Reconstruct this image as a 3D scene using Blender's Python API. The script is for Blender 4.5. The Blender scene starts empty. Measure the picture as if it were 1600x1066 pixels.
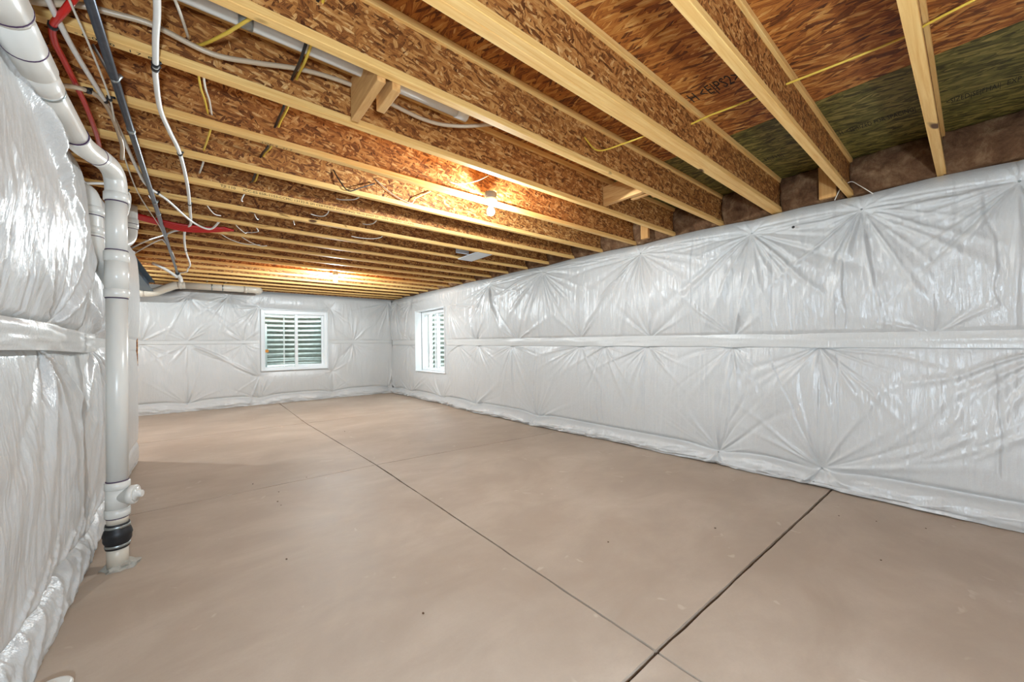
import bpy, bmesh, math, random
import numpy as np
from mathutils import Vector, Matrix

sc = bpy.context.scene
COL = sc.collection

# ------------------------------------------------------------------ camera
CAM_H = 1.22
FPX, YAW, PITCH, ROLL = 593.1, 0.6873, 0.0115, -0.0152
_F = Vector((math.sin(YAW)*math.cos(PITCH), math.cos(YAW)*math.cos(PITCH), math.sin(PITCH)))
_r = Vector((math.cos(YAW), -math.sin(YAW), 0.0))
_u = _r.cross(_F)
_r2 = _r*math.cos(ROLL) + _u*math.sin(ROLL)
_u2 = _u*math.cos(ROLL) - _r*math.sin(ROLL)
cam_d = bpy.data.cameras.new('camera')
cam_d.sensor_width = 36.0
cam_d.sensor_fit = 'HORIZONTAL'
cam_d.lens = 36.0*FPX/1600.0
cam_d.clip_start = 0.02
cam = bpy.data.objects.new('camera', cam_d)
COL.objects.link(cam)
cam.matrix_world = Matrix(((_r2.x, _u2.x, -_F.x, 0), (_r2.y, _u2.y, -_F.y, 0), (_r2.z, _u2.z, -_F.z, CAM_H), (0, 0, 0, 1)))
sc.camera = cam

# ------------------------------------------------------------------ sky and exposure
SKY_STRENGTH = 24.0
LAMP_POWER = 112.0
FILL_LIGHT_POWER = 255.0  # for the fill light added behind the camera
world = bpy.data.worlds.new('overcast_sky')
sc.world = world
world.use_nodes = True
wb = world.node_tree.nodes['Background']
wb.inputs['Color'].default_value = (0.80, 0.90, 1.0, 1)
wb.inputs['Strength'].default_value = SKY_STRENGTH
sc.view_settings.view_transform = 'Standard'
sc.view_settings.look = 'None'
sc.view_settings.gamma = 1.0
sc.view_settings.use_curve_mapping = False
sc.view_settings.exposure = 0.0
sc.cycles.max_bounces = 7
sc.cycles.diffuse_bounces = 4
sc.cycles.glossy_bounces = 2
sc.cycles.caustics_reflective = False
sc.cycles.caustics_refractive = False
sc.cycles.adaptive_threshold = 0.025

# ------------------------------------------------------------------ helpers
R = random.Random(7)

def setp(o, label=None, cat=None, group=None, kind=None):
    if label: o['label'] = label
    if cat: o['category'] = cat
    if group: o['group'] = group
    if kind: o['kind'] = kind
    return o

def link(name, me, mat=None, parent=None, smooth=False, loc=None):
    o = bpy.data.objects.new(name, me)
    COL.objects.link(o)
    if mat is not None and me is not None and len(me.materials) == 0:
        me.materials.append(mat)
    if smooth and me is not None:
        me.polygons.foreach_set('use_smooth', [True]*len(me.polygons))
    if parent is not None: o.parent = parent
    if loc is not None: o.location = loc
    return o

def empty(name, loc=(0, 0, 0)):
    o = bpy.data.objects.new(name, None)
    o.empty_display_size = 0.05
    COL.objects.link(o)
    o.location = loc
    return o

def mesh_of(bm, name='m'):
    me = bpy.data.meshes.new(name)
    bm.normal_update()
    bm.to_mesh(me); bm.free()
    return me

def box(bm, x0, x1, y0, y1, z0, z1, bev=0.0):
    r = bmesh.ops.create_cube(bm, size=1.0)
    vs = r['verts']
    for v in vs:
        v.co = Vector((x0+(v.co.x+.5)*(x1-x0), y0+(v.co.y+.5)*(y1-y0), z0+(v.co.z+.5)*(z1-z0)))
    if bev > 0:
        es = list({e for v in vs for e in v.link_edges})
        bmesh.ops.bevel(bm, geom=es, offset=bev, segments=1, affect='EDGES', profile=.5)
    return vs

def box_obj(name, x0, x1, y0, y1, z0, z1, mat, parent=None, bev=0.0):
    bm = bmesh.new(); box(bm, x0, x1, y0, y1, z0, z1, bev)
    return link(name, mesh_of(bm, name), mat, parent)

def smooth_path(pts, n=8):
    P = [Vector(p) for p in pts]
    if len(P) < 3: return P
    Q = [P[0]*2-P[1]] + P + [P[-1]*2-P[-2]]
    out = []
    for i in range(1, len(Q)-2):
        a, b, c, d = Q[i-1], Q[i], Q[i+1], Q[i+2]
        for k in range(n):
            t = k/n
            out.append(.5*((2*b)+(c-a)*t+(2*a-5*b+4*c-d)*t*t+(3*b-a-3*c+d)*t**3))
    out.append(P[-1])
    return out

def tube(bm, pts, rad, seg=12, cap=True, flat=1.0):
    """sweep a round section along pts; rad is a number or list"""
    P = [Vector(p) for p in pts]
    n = len(P)
    rads = rad if isinstance(rad, (list, tuple)) else [rad]*n
    T = []
    for i in range(n):
        t = (P[min(i+1, n-1)]-P[max(i-1, 0)])
        if t.length < 1e-9: t = Vector((0, 0, 1))
        T.append(t.normalized())
    up = Vector((0, 0, 1)) if abs(T[0].z) < .9 else Vector((1, 0, 0))
    nrm = (up-T[0]*up.dot(T[0])).normalized()
    rings = []
    for i in range(n):
        nrm = (nrm-T[i]*nrm.dot(T[i]))
        nrm = nrm.normalized() if nrm.length > 1e-6 else T[i].orthogonal().normalized()
        bi = T[i].cross(nrm)
        ring = []
        for k in range(seg):
            a = 2*math.pi*k/seg
            ring.append(bm.verts.new(P[i]+nrm*(math.cos(a)*rads[i]*flat)+bi*(math.sin(a)*rads[i])))
        rings.append(ring)
    for i in range(n-1):
        for k in range(seg):
            bm.faces.new((rings[i][k], rings[i][(k+1) % seg], rings[i+1][(k+1) % seg], rings[i+1][k]))
    if cap:
        bm.faces.new(list(reversed(rings[0]))); bm.faces.new(rings[-1])

def tube_obj(name, pts, rad, mat, parent=None, seg=12, sm=8, flat=1.0):
    bm = bmesh.new(); tube(bm, smooth_path(pts, sm) if sm else pts, rad, seg, True, flat)
    bmesh.ops.recalc_face_normals(bm, faces=bm.faces)
    o = link(name, mesh_of(bm, name), mat, parent)
    for p in o.data.polygons: p.use_smooth = len(p.vertices) == 4
    return o

def lathe_obj(name, prof, mat, parent=None, seg=24, loc=(0, 0, 0), axis=None):
    """prof: list of (radius, height); axis: direction for +height"""
    bm = bmesh.new()
    rings = []
    for r, h in prof:
        rings.append([bm.verts.new((r*math.cos(2*math.pi*k/seg), r*math.sin(2*math.pi*k/seg), h)) for k in range(seg)])
    for i in range(len(rings)-1):
        for k in range(seg):
            bm.faces.new((rings[i][k], rings[i][(k+1) % seg], rings[i+1][(k+1) % seg], rings[i+1][k]))
    bm.faces.new(list(reversed(rings[0]))); bm.faces.new(rings[-1])
    M = Matrix.Translation(Vector(loc))
    if axis is not None:
        M = M @ Vector((0, 0, 1)).rotation_difference(Vector(axis)).to_matrix().to_4x4()
    bmesh.ops.transform(bm, matrix=M, verts=bm.verts)
    bmesh.ops.recalc_face_normals(bm, faces=bm.faces)
    o = link(name, mesh_of(bm, name), mat, parent)
    for p in o.data.polygons: p.use_smooth = len(p.vertices) == 4
    return o

# ------------------------------------------------------------------ materials
def lin(r, g, b):
    f = lambda c: (c/255/12.92) if c/255 <= .04045 else ((c/255+.055)/1.055)**2.4
    return (f(r), f(g), f(b), 1.0)

class NT:
    def __init__(self, name):
        self.m = bpy.data.materials.new(name); self.m.use_nodes = True
        self.t = self.m.node_tree; self.N = self.t.nodes; self.L = self.t.links
        self.b = self.N['Principled BSDF']
    def n(self, typ, **kw):
        nd = self.N.new(typ)
        for k, v in kw.items():
            if k.startswith('i_'): nd.inputs[k[2:].replace('_', ' ')].default_value = v
            else: setattr(nd, k, v)
        return nd
    def lk(self, a, b): self.L.new(a, b)
    def ramp(self, fac, stops, interp='LINEAR'):
        r = self.N.new('ShaderNodeValToRGB'); r.color_ramp.interpolation = interp
        el = r.color_ramp.elements
        while len(el) < len(stops): el.new(.5)
        for e, (p, c) in zip(el, stops): e.position = p; e.color = c
        self.lk(fac, r.inputs['Fac']); return r.outputs['Color']
    def mix(self, fac, a, b, mode='MIX'):
        m = self.N.new('ShaderNodeMix'); m.data_type = 'RGBA'; m.blend_type = mode
        for v, s in ((fac, m.inputs[0]), (a, m.inputs[6]), (b, m.inputs[7])):
            if hasattr(v, 'is_output'): self.lk(v, s)
            else: s.default_value = v
        return m.outputs[2]
    def math(self, op, a, b=0.0, c=0.0):
        m = self.N.new('ShaderNodeMath'); m.operation = op
        for v, s in zip((a, b, c), m.inputs):
            if hasattr(v, 'is_output'): self.lk(v, s)
            else: s.default_value = v
        return m.outputs[0]
    def coords(self, rnd=True):
        tc = self.n('ShaderNodeTexCoord')
        if not rnd: return tc.outputs['Object']
        oi = self.n('ShaderNodeObjectInfo')
        s = self.n('ShaderNodeVectorMath', operation='SCALE'); s.inputs[0].default_value = (37.1, 3.3, 11.7)
        self.lk(oi.outputs['Random'], s.inputs['Scale'])
        a = self.n('ShaderNodeVectorMath', operation='ADD')
        self.lk(tc.outputs['Object'], a.inputs[0]); self.lk(s.outputs[0], a.inputs[1])
        return a.outputs[0]
    def mapping(self, v, rot=(0, 0, 0), scale=(1, 1, 1)):
        m = self.n('ShaderNodeMapping'); m.inputs['Rotation'].default_value = rot; m.inputs['Scale'].default_value = scale
        self.lk(v, m.inputs['Vector']); return m.outputs[0]
    def noise(self, v, scale, detail=3, rough=.55, dist=0.0):
        n = self.n('ShaderNodeTexNoise'); n.inputs['Scale'].default_value = scale; n.inputs['Detail'].default_value = detail
        n.inputs['Roughness'].default_value = rough; n.inputs['Distortion'].default_value = dist
        self.lk(v, n.inputs['Vector']); return n.outputs['Fac']
    def bump(self, h, strength=.3, dist=.01):
        b = self.n('ShaderNodeBump'); b.inputs['Strength'].default_value = strength; b.inputs['Distance'].default_value = dist
        self.lk(h, b.inputs['Height']); self.lk(b.outputs[0], self.b.inputs['Normal'])
    def done(self, color=None, rough=.5, metal=0.0, spec=.5):
        if color is not None:
            if hasattr(color, 'is_output'): self.lk(color, self.b.inputs['Base Color'])
            else: self.b.inputs['Base Color'].default_value = color
        if hasattr(rough, 'is_output'): self.lk(rough, self.b.inputs['Roughness'])
        else: self.b.inputs['Roughness'].default_value = rough
        self.b.inputs['Metallic'].default_value = metal
        self.b.inputs['Specular IOR Level'].default_value = spec
        return self.m

def plain(name, col, rough=.5, metal=0.0, spec=.5, nscale=25.0, amt=.12):
    t = NT(name); v = t.coords(); n = t.noise(v, nscale, 3)
    dark = tuple(c*(1-amt) for c in col[:3])+(1,)
    return t.done(t.mix(n, dark, col), rough, metal, spec)

def osb(name, axes, stops, along=7.0, across=36.0, angles=(0.1, .7, -.75), tint=None):
    """strand board: layers of long flakes. axes: 'xz' for webs, 'xy' for subfloor"""
    t = NT(name); v = t.coords()
    wn = t.n('ShaderNodeTexNoise'); wn.inputs['Scale'].default_value = 14; wn.inputs['Detail'].default_value = 2
    t.lk(v, wn.inputs['Vector'])
    sub = t.n('ShaderNodeVectorMath', operation='SUBTRACT'); sub.inputs[1].default_value = (.5, .5, .5); t.lk(wn.outputs['Color'], sub.inputs[0])
    scl = t.n('ShaderNodeVectorMath', operation='SCALE'); scl.inputs['Scale'].default_value = .016; t.lk(sub.outputs[0], scl.inputs[0])
    ad = t.n('ShaderNodeVectorMath', operation='ADD'); t.lk(v, ad.inputs[0]); t.lk(scl.outputs[0], ad.inputs[1])
    vec = ad.outputs[0]
    col = None; hgt = None
    for i, a in enumerate(angles):
        if axes == 'xz': rot = (0, a, 0); sca = (across, 1.0, along)
        else: rot = (0, 0, a); sca = (across, along, 1.0)
        k = 1.0+.22*i
        mv = t.mapping(t.mapping(vec, rot), (0, 0, 0), tuple(s*k for s in sca))
        vo = t.n('ShaderNodeTexVoronoi'); vo.inputs['Scale'].default_value = 1.0; vo.inputs['Randomness'].default_value = 1.0
        t.lk(mv, vo.inputs['Vector'])
        se = t.n('ShaderNodeSeparateColor'); t.lk(vo.outputs['Color'], se.inputs[0])
        grain = t.noise(t.mapping(mv, (0, 0, 0), (4.0, 1.0, 1.0) if axes == 'xy' else (4.0, 1, 1.0)), 1.6, 2, .6)
        val = t.math('ADD', t.math('MULTIPLY', se.outputs[0], .72), t.math('MULTIPLY', t.math('SUBTRACT', grain, .5), .95))
        val = t.math('SUBTRACT', val, t.math('MULTIPLY', vo.outputs['Distance'], .22))
        c = t.ramp(t.math('ADD', val, .17), stops)
        if col is None: col = c; hgt = val
        else:
            m = t.math('GREATER_THAN', se.outputs[1], .52)
            col = t.mix(m, col, c)
            mm = t.n('ShaderNodeMix'); mm.data_type = 'FLOAT'; t.lk(m, mm.inputs[0]); t.lk(hgt, mm.inputs[2]); t.lk(val, mm.inputs[3]); hgt = mm.outputs[0]
    big = t.noise(v, 1.6, 2)
    col = t.mix(t.math('MULTIPLY', big, .35), col, tuple(c*.55 for c in stops[1][1][:3])+(1,))
    return t.done(col, .62, 0, .35)

M = {}
WEB = [(0.0, lin(70, 34, 12)), (.22, lin(136, 80, 36)), (.45, lin(178, 114, 56)), (.7, lin(208, 150, 84)), (1.0, lin(244, 206, 146))]
SUBF = [(0.0, lin(62, 26, 8)), (.25, lin(140, 76, 28)), (.5, lin(186, 112, 46)), (.75, lin(212, 148, 72)), (1.0, lin(242, 200, 130))]
GREEN = [(0.0, lin(44, 34, 10)), (.25, lin(86, 78, 30)), (.5, lin(120, 108, 50)), (.75, lin(150, 130, 66)), (1.0, lin(186, 162, 96))]
M['web'] = osb('joist_web_strand_board', 'xz', WEB, 13.0, 52.0, (.12, .8, -.62, 1.45))
M['subfloor'] = osb('subfloor_strand_board', 'xy', SUBF, 8.0, 44.0, (.05, .42, -.38))
M['green'] = osb('green_treated_strand_board', 'xy', GREEN, 8.0, 44.0, (.05, .42, -.38))

def wood(name, c0, c1, sx=(1.2, 30, 30)):
    t = NT(name); v = t.coords()
    n1 = t.noise(t.mapping(v, (0, 0, 0), sx), 2.2, 4, .6, .6)
    n2 = t.noise(t.mapping(v, (0, 0, 0), (sx[0]*.6, sx[1]*.3, sx[2]*.3)), 1.7, 2)
    k = t.noise(t.mapping(v, (0, 0, 0), (1.0, 2.5, 2.5)), 3.2, 1)
    c = t.mix(t.ramp(n1, [(.3, (0, 0, 0, 1)), (.72, (1, 1, 1, 1))]), c0, c1)
    c = t.mix(t.math('MULTIPLY', n2, .45), c, tuple(x*.72 for x in c0[:3])+(1,))
    c = t.mix(t.ramp(k, [(.735, (0, 0, 0, 1)), (.77, (1, 1, 1, 1))]), c, lin(92, 58, 28))
    t.bump(n1, .12, .002)
    return t.done(c, .6, 0, .3)
M['flange'] = wood('joist_flange_lumber', lin(228, 172, 96), lin(252, 214, 142))
M['lumber'] = wood('framing_lumber', lin(196, 140, 78), lin(228, 180, 116), (24, 24, 1.6))
M['lumber_x'] = wood('blocking_lumber', lin(198, 144, 84), lin(230, 184, 122), (20, 2.0, 20))
M['sill'] = wood('sill_lumber', lin(150, 104, 58), lin(186, 138, 84), (24, 1.4, 24))

# white vinyl facing
def vinyl(name, base, dark):
    t = NT(name); v = t.coords(False)
    n1 = t.noise(v, 30, 3, .62)
    n2 = t.noise(t.mapping(v, (0, 0, 0), (9, 9, 1.8)), 8.0, 2, .6)
    h = t.math('ADD', t.math('MULTIPLY', n1, .55), t.math('MULTIPLY', n2, .9))
    t.bump(h, .34, .010)
    big = t.noise(v, 1.7, 3)
    rg = t.math('ADD', t.math('MULTIPLY', t.noise(v, 2.0, 1), .14), .26)
    return t.done(t.mix(big, dark, base), rg, 0, .62)
M['vinyl'] = vinyl('white_vinyl_facing', lin(204, 204, 203), lin(192, 192, 190))
M['vinyl_flap'] = vinyl('white_vinyl_flap', lin(206, 206, 204), lin(198, 198, 195))

# concrete
t = NT('concrete_slab'); v = t.coords(False)
a = t.noise(v, .9, 5, .6, .5); b2 = t.noise(t.mapping(v, (0, 0, .5), (1.0, 1.7, 1)), 1.5, 6, .62, .5); c2 = t.noise(v, 90, 4, .7)
col = t.mix(t.ramp(a, [(.30, (0, 0, 0, 1)), (.70, (1, 1, 1, 1))]), lin(173, 154, 136), lin(197, 180, 163))
col = t.mix(t.ramp(b2, [(.38, (.55, .55, .55, 1)), (.66, (0, 0, 0, 1))]), col, lin(160, 140, 122))
col = t.mix(t.math('MULTIPLY', c2, .28), col, lin(150, 131, 114))
sp = t.noise(v, 7.0, 2, .5, 1.0)
col = t.mix(t.ramp(sp, [(.70, (0, 0, 0, 1)), (.76, (.4, .4, .4, 1))]), col, lin(205, 192, 176))
t.bump(t.math('ADD', t.math('MULTIPLY', c2, .3), b2), .12, .004)
M['concrete'] = t.done(col, t.math('ADD', t.math('MULTIPLY', b2, .25), .42), 0, .4)
M['joint'] = plain('joint_dirt', lin(96, 78, 62), .9)
M['foundation'] = plain('foundation_concrete', lin(150, 146, 140), .85, nscale=6, amt=.25)

M['pvc'] = plain('white_pvc', lin(222, 219, 212), .28, 0, .5, 9, .07)
M['pvc_old'] = plain('beige_pvc', lin(214, 203, 186), .35, 0, .5, 9, .08)
M['pex'] = plain('white_pex', lin(232, 229, 222), .35)
M['pex_clear'] = plain('translucent_pex', lin(186, 164, 138), .35)
M['red'] = plain('red_pex', lin(206, 30, 22), .28, 0, .6)
M['redfilm'] = plain('red_tubing', lin(198, 10, 14), .3, 0, .6)
M['purple'] = plain('purple_primer', lin(62, 30, 72), .5)
M['black'] = plain('black_plastic', lin(26, 26, 28), .45)
M['rubber'] = plain('black_rubber', lin(30, 30, 32), .5)
M['yellow'] = plain('yellow_cable', lin(226, 190, 72), .4)
M['white_cable'] = plain('white_cable', lin(226, 220, 206), .4)
M['blackcable'] = plain('black_cable', lin(30, 28, 26), .45)
M['steel_dark'] = plain('dark_conduit', lin(92, 96, 104), .34, .7, .5, 40, .4)
M['galv'] = plain('galvanised_steel', lin(176, 182, 180), .38, .85, .5, 30, .25)
M['sheet'] = plain('bright_sheet_metal', lin(206, 210, 214), .35, .3, .5, 20, .12)
M['beam'] = plain('blue_grey_painted_steel', lin(96, 116, 132), .5, .2, .5, 8, .25)
M['box'] = plain('grey_electrical_box', lin(112, 118, 122), .5)
M['porcelain'] = plain('white_porcelain', lin(236, 235, 230), .25)
M['winpvc'] = plain('white_window_vinyl', lin(232, 235, 236), .35, amt=.03)
M['orange'] = plain('orange_sticker', lin(214, 138, 20), .5)
M['print'] = plain('black_stencil_ink', lin(28, 24, 20), .8)
M['print_pale'] = plain('pale_stencil_ink', lin(168, 140, 96), .8)
M['mortar'] = plain('rough_mortar', lin(196, 190, 178), .9, nscale=60, amt=.5)
M['debris'] = plain('debris_brown', lin(90, 66, 46), .9)
M['gravel'] = plain('gravel_bed', lin(132, 120, 100), .95, nscale=60, amt=.6)

t = NT('brown_fibreglass'); v = t.coords()
a = t.noise(v, 7, 8, .72, .35); b2 = t.noise(t.mapping(v, (.4, .3, .6), (1, 5, 2)), 14, 6, .7, .4)
col = t.ramp(a, [(.30, lin(58, 38, 24)), (.5, lin(122, 90, 64)), (.75, lin(180, 148, 112))])
col = t.mix(t.math('MULTIPLY', b2, .5), col, lin(92, 62, 46))
t.bump(t.math('ADD', a, b2), .6, .02)
M['fibre'] = t.done(col, .95, 0, .1)

# galvanised corrugated well
t = NT('galvanised_window_well'); v = t.coords(False); n1 = t.noise(v, 12, 4)
M['well'] = t.done(t.mix(n1, lin(112, 120, 112), lin(160, 168, 160)), .45, .35)

t = NT('window_glass')
t.N.remove(t.b)
tr = t.n('ShaderNodeBsdfTransparent'); tr.inputs[0].default_value = (.965, .985, .975, 1)
gl = t.n('ShaderNodeBsdfGlossy'); gl.inputs['Roughness'].default_value = .02
fr = t.n('ShaderNodeFresnel'); fr.inputs['IOR'].default_value = 1.5
ge = t.n('ShaderNodeNewGeometry'); front = t.math('SUBTRACT', 1.0, ge.outputs['Backfacing'])
mx = t.n('ShaderNodeMixShader'); t.lk(t.math('MULTIPLY', fr.outputs[0], front), mx.inputs[0]); t.lk(tr.outputs[0], mx.inputs[1]); t.lk(gl.outputs[0], mx.inputs[2])
t.lk(mx.outputs[0], t.N['Material Output'].inputs['Surface'])
M['glass'] = t.m

def glow_shell(name, col, strength):
    """glowing translucent envelope; the light source inside shines through it"""
    t = NT(name); t.N.remove(t.b)
    tr = t.n('ShaderNodeBsdfTransparent'); em = t.n('ShaderNodeEmission')
    em.inputs['Color'].default_value = col; em.inputs['Strength'].default_value = strength
    ad = t.n('ShaderNodeAddShader'); t.lk(tr.outputs[0], ad.inputs[0]); t.lk(em.outputs[0], ad.inputs[1])
    t.lk(ad.outputs[0], t.N['Material Output'].inputs['Surface'])
    t.m.cycles.emission_sampling = 'NONE'
    return t.m
M['bulb'] = glow_shell('lit_bulb', (1.0, .96, .90, 1), 12.0)
M['globe'] = glow_shell('lit_globe', (.9, .96, 1.0, 1), 6.0)
def point_light(name, parent, z, power, radius, col):
    l = bpy.data.lights.new(name, 'POINT'); l.energy = power; l.shadow_soft_size = radius; l.color = col
    o = bpy.data.objects.new(name, l); COL.objects.link(o); o.parent = parent; o.location = (0, 0, z)
    return o

# ------------------------------------------------------------------ main dimensions
XR = 4.04           # plane the right blankets are pinned to
YB = 10.04          # back
XL = -0.56          # left
def zb(y): return 2.385+.014*y          # underside of the joists
def zmid(y): return 1.212+.0125*y       # blanket seam height
JD = .302                                # joist depth
ROOM_X0, ROOM_Y0 = -3.4, -4.0

# ------------------------------------------------------------------ floor
floor = box_obj('floor', ROOM_X0-.2, 4.4, ROOM_Y0-.2, 10.5, -.16, -.022, M['joint'])
setp(floor, 'beige brown concrete basement floor slab cut by control joints', kind='structure')
def node(i, j):
    xs = [-3.6, None, 4.38]; ys = [-4.15, .82, 3.97, 6.95, 10.45]
    if i == 1: x = [1.386, 1.388, 1.404, 1.326, 1.362][j]
    else: x = xs[i]
    y = ys[j]
    if i == 2: y += [0, -.065, -.28, -.05, 0][j]
    if i == 0: y += [0, .06, .1, .15, 0][j]
    return (x, y)
halfw = {(1, 'x'): .0052, (1, 'y'): .0085, (2, 'y'): .0045, (3, 'y'): .0045}
for i in range(2):
    for j in range(4):
        A, B, Cc, D = node(i, j), node(i+1, j), node(i+1, j+1), node(i, j+1)
        wl = halfw[(1, 'x')] if i == 1 else 0; wr = halfw[(1, 'x')] if i == 0 else 0
        wb_ = halfw.get((j, 'y'), 0); wt = halfw.get((j+1, 'y'), 0)
        A = (A[0]+wl, A[1]+wb_); B = (B[0]-wr, B[1]+wb_); Cc = (Cc[0]-wr, Cc[1]-wt); D = (D[0]+wl, D[1]-wt)
        rr = random.Random(i*10+j)
        loop = []
        for p, q, jit in ((A, B, wb_ > 0), (B, Cc, wr > 0), (Cc, D, wt > 0), (D, A, wl > 0)):
            L = math.hypot(q[0]-p[0], q[1]-p[1]); n = max(2, int(L/.05)); w = 0
            for k in range(n):
                f = k/n
                w = .75*w+rr.uniform(-.0016, .0016)
                nx, ny = -(q[1]-p[1])/L, (q[0]-p[0])/L
                dd = (w+rr.uniform(-.0007, .0007)) if (jit and k) else 0
                loop.append((p[0]+(q[0]-p[0])*f+nx*dd, p[1]+(q[1]-p[1])*f+ny*dd))
        bm = bmesh.new()
        top = [bm.verts.new((x, y, 0)) for x, y in loop]; bot = [bm.verts.new((x, y, -.022)) for x, y in loop]
        bm.faces.new(top)
        for k in range(len(top)):
            k2 = (k+1) % len(top)
            bm.faces.new((top[k], bot[k], bot[k2], top[k2]))
        bmesh.ops.recalc_face_normals(bm, faces=bm.faces)
        link('slab_panel', mesh_of(bm), M['concrete'], floor)

# ------------------------------------------------------------------ walls of the room
def wall_hole(name, o, su, sv, n, w, h, hole, mat, label):
    """plate with optional window hole; o corner, su/sv unit dirs, n thickness vector"""
    bm = bmesh.new(); o, su, sv, n = map(Vector, (o, su, sv, n))
    def P(a, b, c): return bm.verts.new(o+su*a+sv*b+n*c)
    u0, u1, v0, v1 = hole
    lo = [[P(a, b, c) for a, b in ((0, 0), (w, 0), (w, h), (0, h))] for c in (0, 1)]
    li = [[P(a, b, c) for a, b in ((u0, v0), (u1, v0), (u1, v1), (u0, v1))] for c in (0, 1)]
    for k in range(4):
        k2 = (k+1) % 4
        bm.faces.new((lo[0][k], lo[0][k2], li[0][k2], li[0][k]))
        bm.faces.new((lo[1][k], li[1][k], li[1][k2], lo[1][k2]))
        bm.faces.new((li[0][k], li[0][k2], li[1][k2], li[1][k]))
        bm.faces.new((lo[0][k], lo[1][k], lo[1][k2], lo[0][k2]))
    bmesh.ops.recalc_face_normals(bm, faces=bm.faces)
    o2 = link(name, mesh_of(bm, name), mat); setp(o2, label, kind='structure'); return o2
W1 = (1.045, 2.385, .745, 2.095)     # window in the back wall: x0 x1 z0 z1
W2 = (7.12, 8.50, .655, 2.06)        # window in the right wall: y0 y1 z0 z1
wall_hole('wall_back', (ROOM_X0-.2, 10.14, 0), (1, 0, 0), (0, 0, 1), (0, .22, 0), 4.4-ROOM_X0+.2, 2.52,
          (W1[0]-ROOM_X0+.2, W1[1]-ROOM_X0+.2, W1[2], W1[3]), M['foundation'], 'concrete foundation wall behind the far insulation blanket')
wall_hole('wall_right', (4.14, ROOM_Y0-.2, 0), (0, 1, 0), (0, 0, 1), (.22, 0, 0), 10.4-ROOM_Y0+.2, 2.325,
          (W2[0]-ROOM_Y0+.2, W2[1]-ROOM_Y0+.2, W2[2], W2[3]), M['foundation'], 'concrete foundation wall behind the right insulation blanket')
setp(box_obj('wall_left', -.78, XL-.076, ROOM_Y0, 6.0, 0, 2.40, M['lumber']), 'framed partition wall behind the left insulation blanket', kind='structure')
setp(box_obj('wall_front', ROOM_X0-.2, 4.36, ROOM_Y0-.2, ROOM_Y0, 0, 2.80, M['vinyl']), 'wall behind the camera', kind='structure')
setp(box_obj('wall_far_left', ROOM_X0-.2, ROOM_X0, ROOM_Y0, 10.4, 0, 2.90, M['vinyl']), 'far left wall beyond the partition', kind='structure')
setp(box_obj('trim_1', -.70, -.546, 5.94, 5.99, 1.05, 1.98, M['web']), 'strand board edge at the end of the left partition wall', kind='structure')
# sloping tops: rim boards close the gap between walls and subfloor
def prism_y(name, x0, x1, y0, y1, zlo, zhi, mat, parent=None, dy=None):
    bm = bmesh.new(); vs = box(bm, x0, x1, y0, y1, 0, 1)
    for v in vs:
        v.co.z = zlo(v.co.y) if v.co.z < .5 else zhi(v.co.y)
    return link(name, mesh_of(bm, name), mat, parent)
setp(prism_y('trim_2', 4.145, 4.36, ROOM_Y0, 10.36, lambda y: 2.325, lambda y: zb(y)-.001, M['sill']), 'wooden sill plate on top of the right foundation wall', kind='structure')
setp(prism_y('trim_3', 4.30, 4.36, ROOM_Y0, 10.36, lambda y: zb(y), lambda y: zb(y)+JD+.03, M['web']), 'rim board closing the joist ends on the right', kind='structure')
setp(box_obj('trim_4', ROOM_X0-.2, 4.36, 10.14, 10.36, 2.52, 2.87, M['web']), 'rim board above the far wall', kind='structure')

# ------------------------------------------------------------------ ceiling: subfloor panels
ceil = prism_y('ceiling', ROOM_X0-.2, 4.36, ROOM_Y0-.2, 10.36, lambda y: zb(y)+JD+.019, lambda y: zb(y)+JD+.06, M['subfloor'])
setp(ceil, 'strand board subfloor seen from below between the joists', kind='structure')
xcuts = [ROOM_X0-.2, -1.93, -.71, .51, 1.70, 2.945, 4.30]
for i in range(len(xcuts)-1):
    ys = [ROOM_Y0]+[y for y in np.arange(-2.9+(1.22 if i % 2 else 0), 10.3, 2.44)]+[10.3]
    for a, b in zip(ys[:-1], ys[1:]):
        if b-a < .05: continue
        green = (i == 5)
        o = prism_y('subfloor_panel', xcuts[i]+.0015, xcuts[i+1]-.0015, a+.0015, b-.0015, lambda y: zb(y)+JD+.0003, lambda y: zb(y)+JD+.018, M['green'] if green else M['subfloor'], ceil)
        if green: o['label'] = 'green treated strand board panel'

def text_mesh(s, size, squash=1.0):
    cu = bpy.data.curves.new('txt', 'FONT'); cu.body = s; cu.size = size; cu.extrude = .0002; cu.resolution_u = 2
    ob = bpy.data.objects.new('txt', cu); COL.objects.link(ob)
    dg = bpy.context.evaluated_depsgraph_get()
    me = bpy.data.meshes.new_from_object(ob.evaluated_get(dg))
    bpy.data.objects.remove(ob); bpy.data.curves.remove(cu)
    for v in me.vertices: v.co.x *= squash
    return me
def stencil(s, size, origin, ex, ey, mat, parent, squash=1.0, name='stencilled_lettering', label=None):
    me = text_mesh(s, size, squash)
    ex = Vector(ex).normalized(); ey = Vector(ey).normalized(); ez = ex.cross(ey)
    o = Vector(origin)
    for v in me.vertices: v.co = o+ex*v.co.x+ey*v.co.y+ez*v.co.z
    ob = link(name, me, mat, parent)
    ob['label'] = label or 'black stencilled lettering'; ob['kind'] = 'stuff'
    return ob
# stencils read along +y seen from below: ex=-y, ey=+x -> facing down
def ceil_stencil(s, size, x, y, squash=1.0, mat='print'):
    sl = Vector((0, -1, -.014)).normalized()
    stencil(s, size, (x, y, zb(y)+JD-.0006), sl, (-1, 0, 0), M[mat], ceil, squash)

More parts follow.
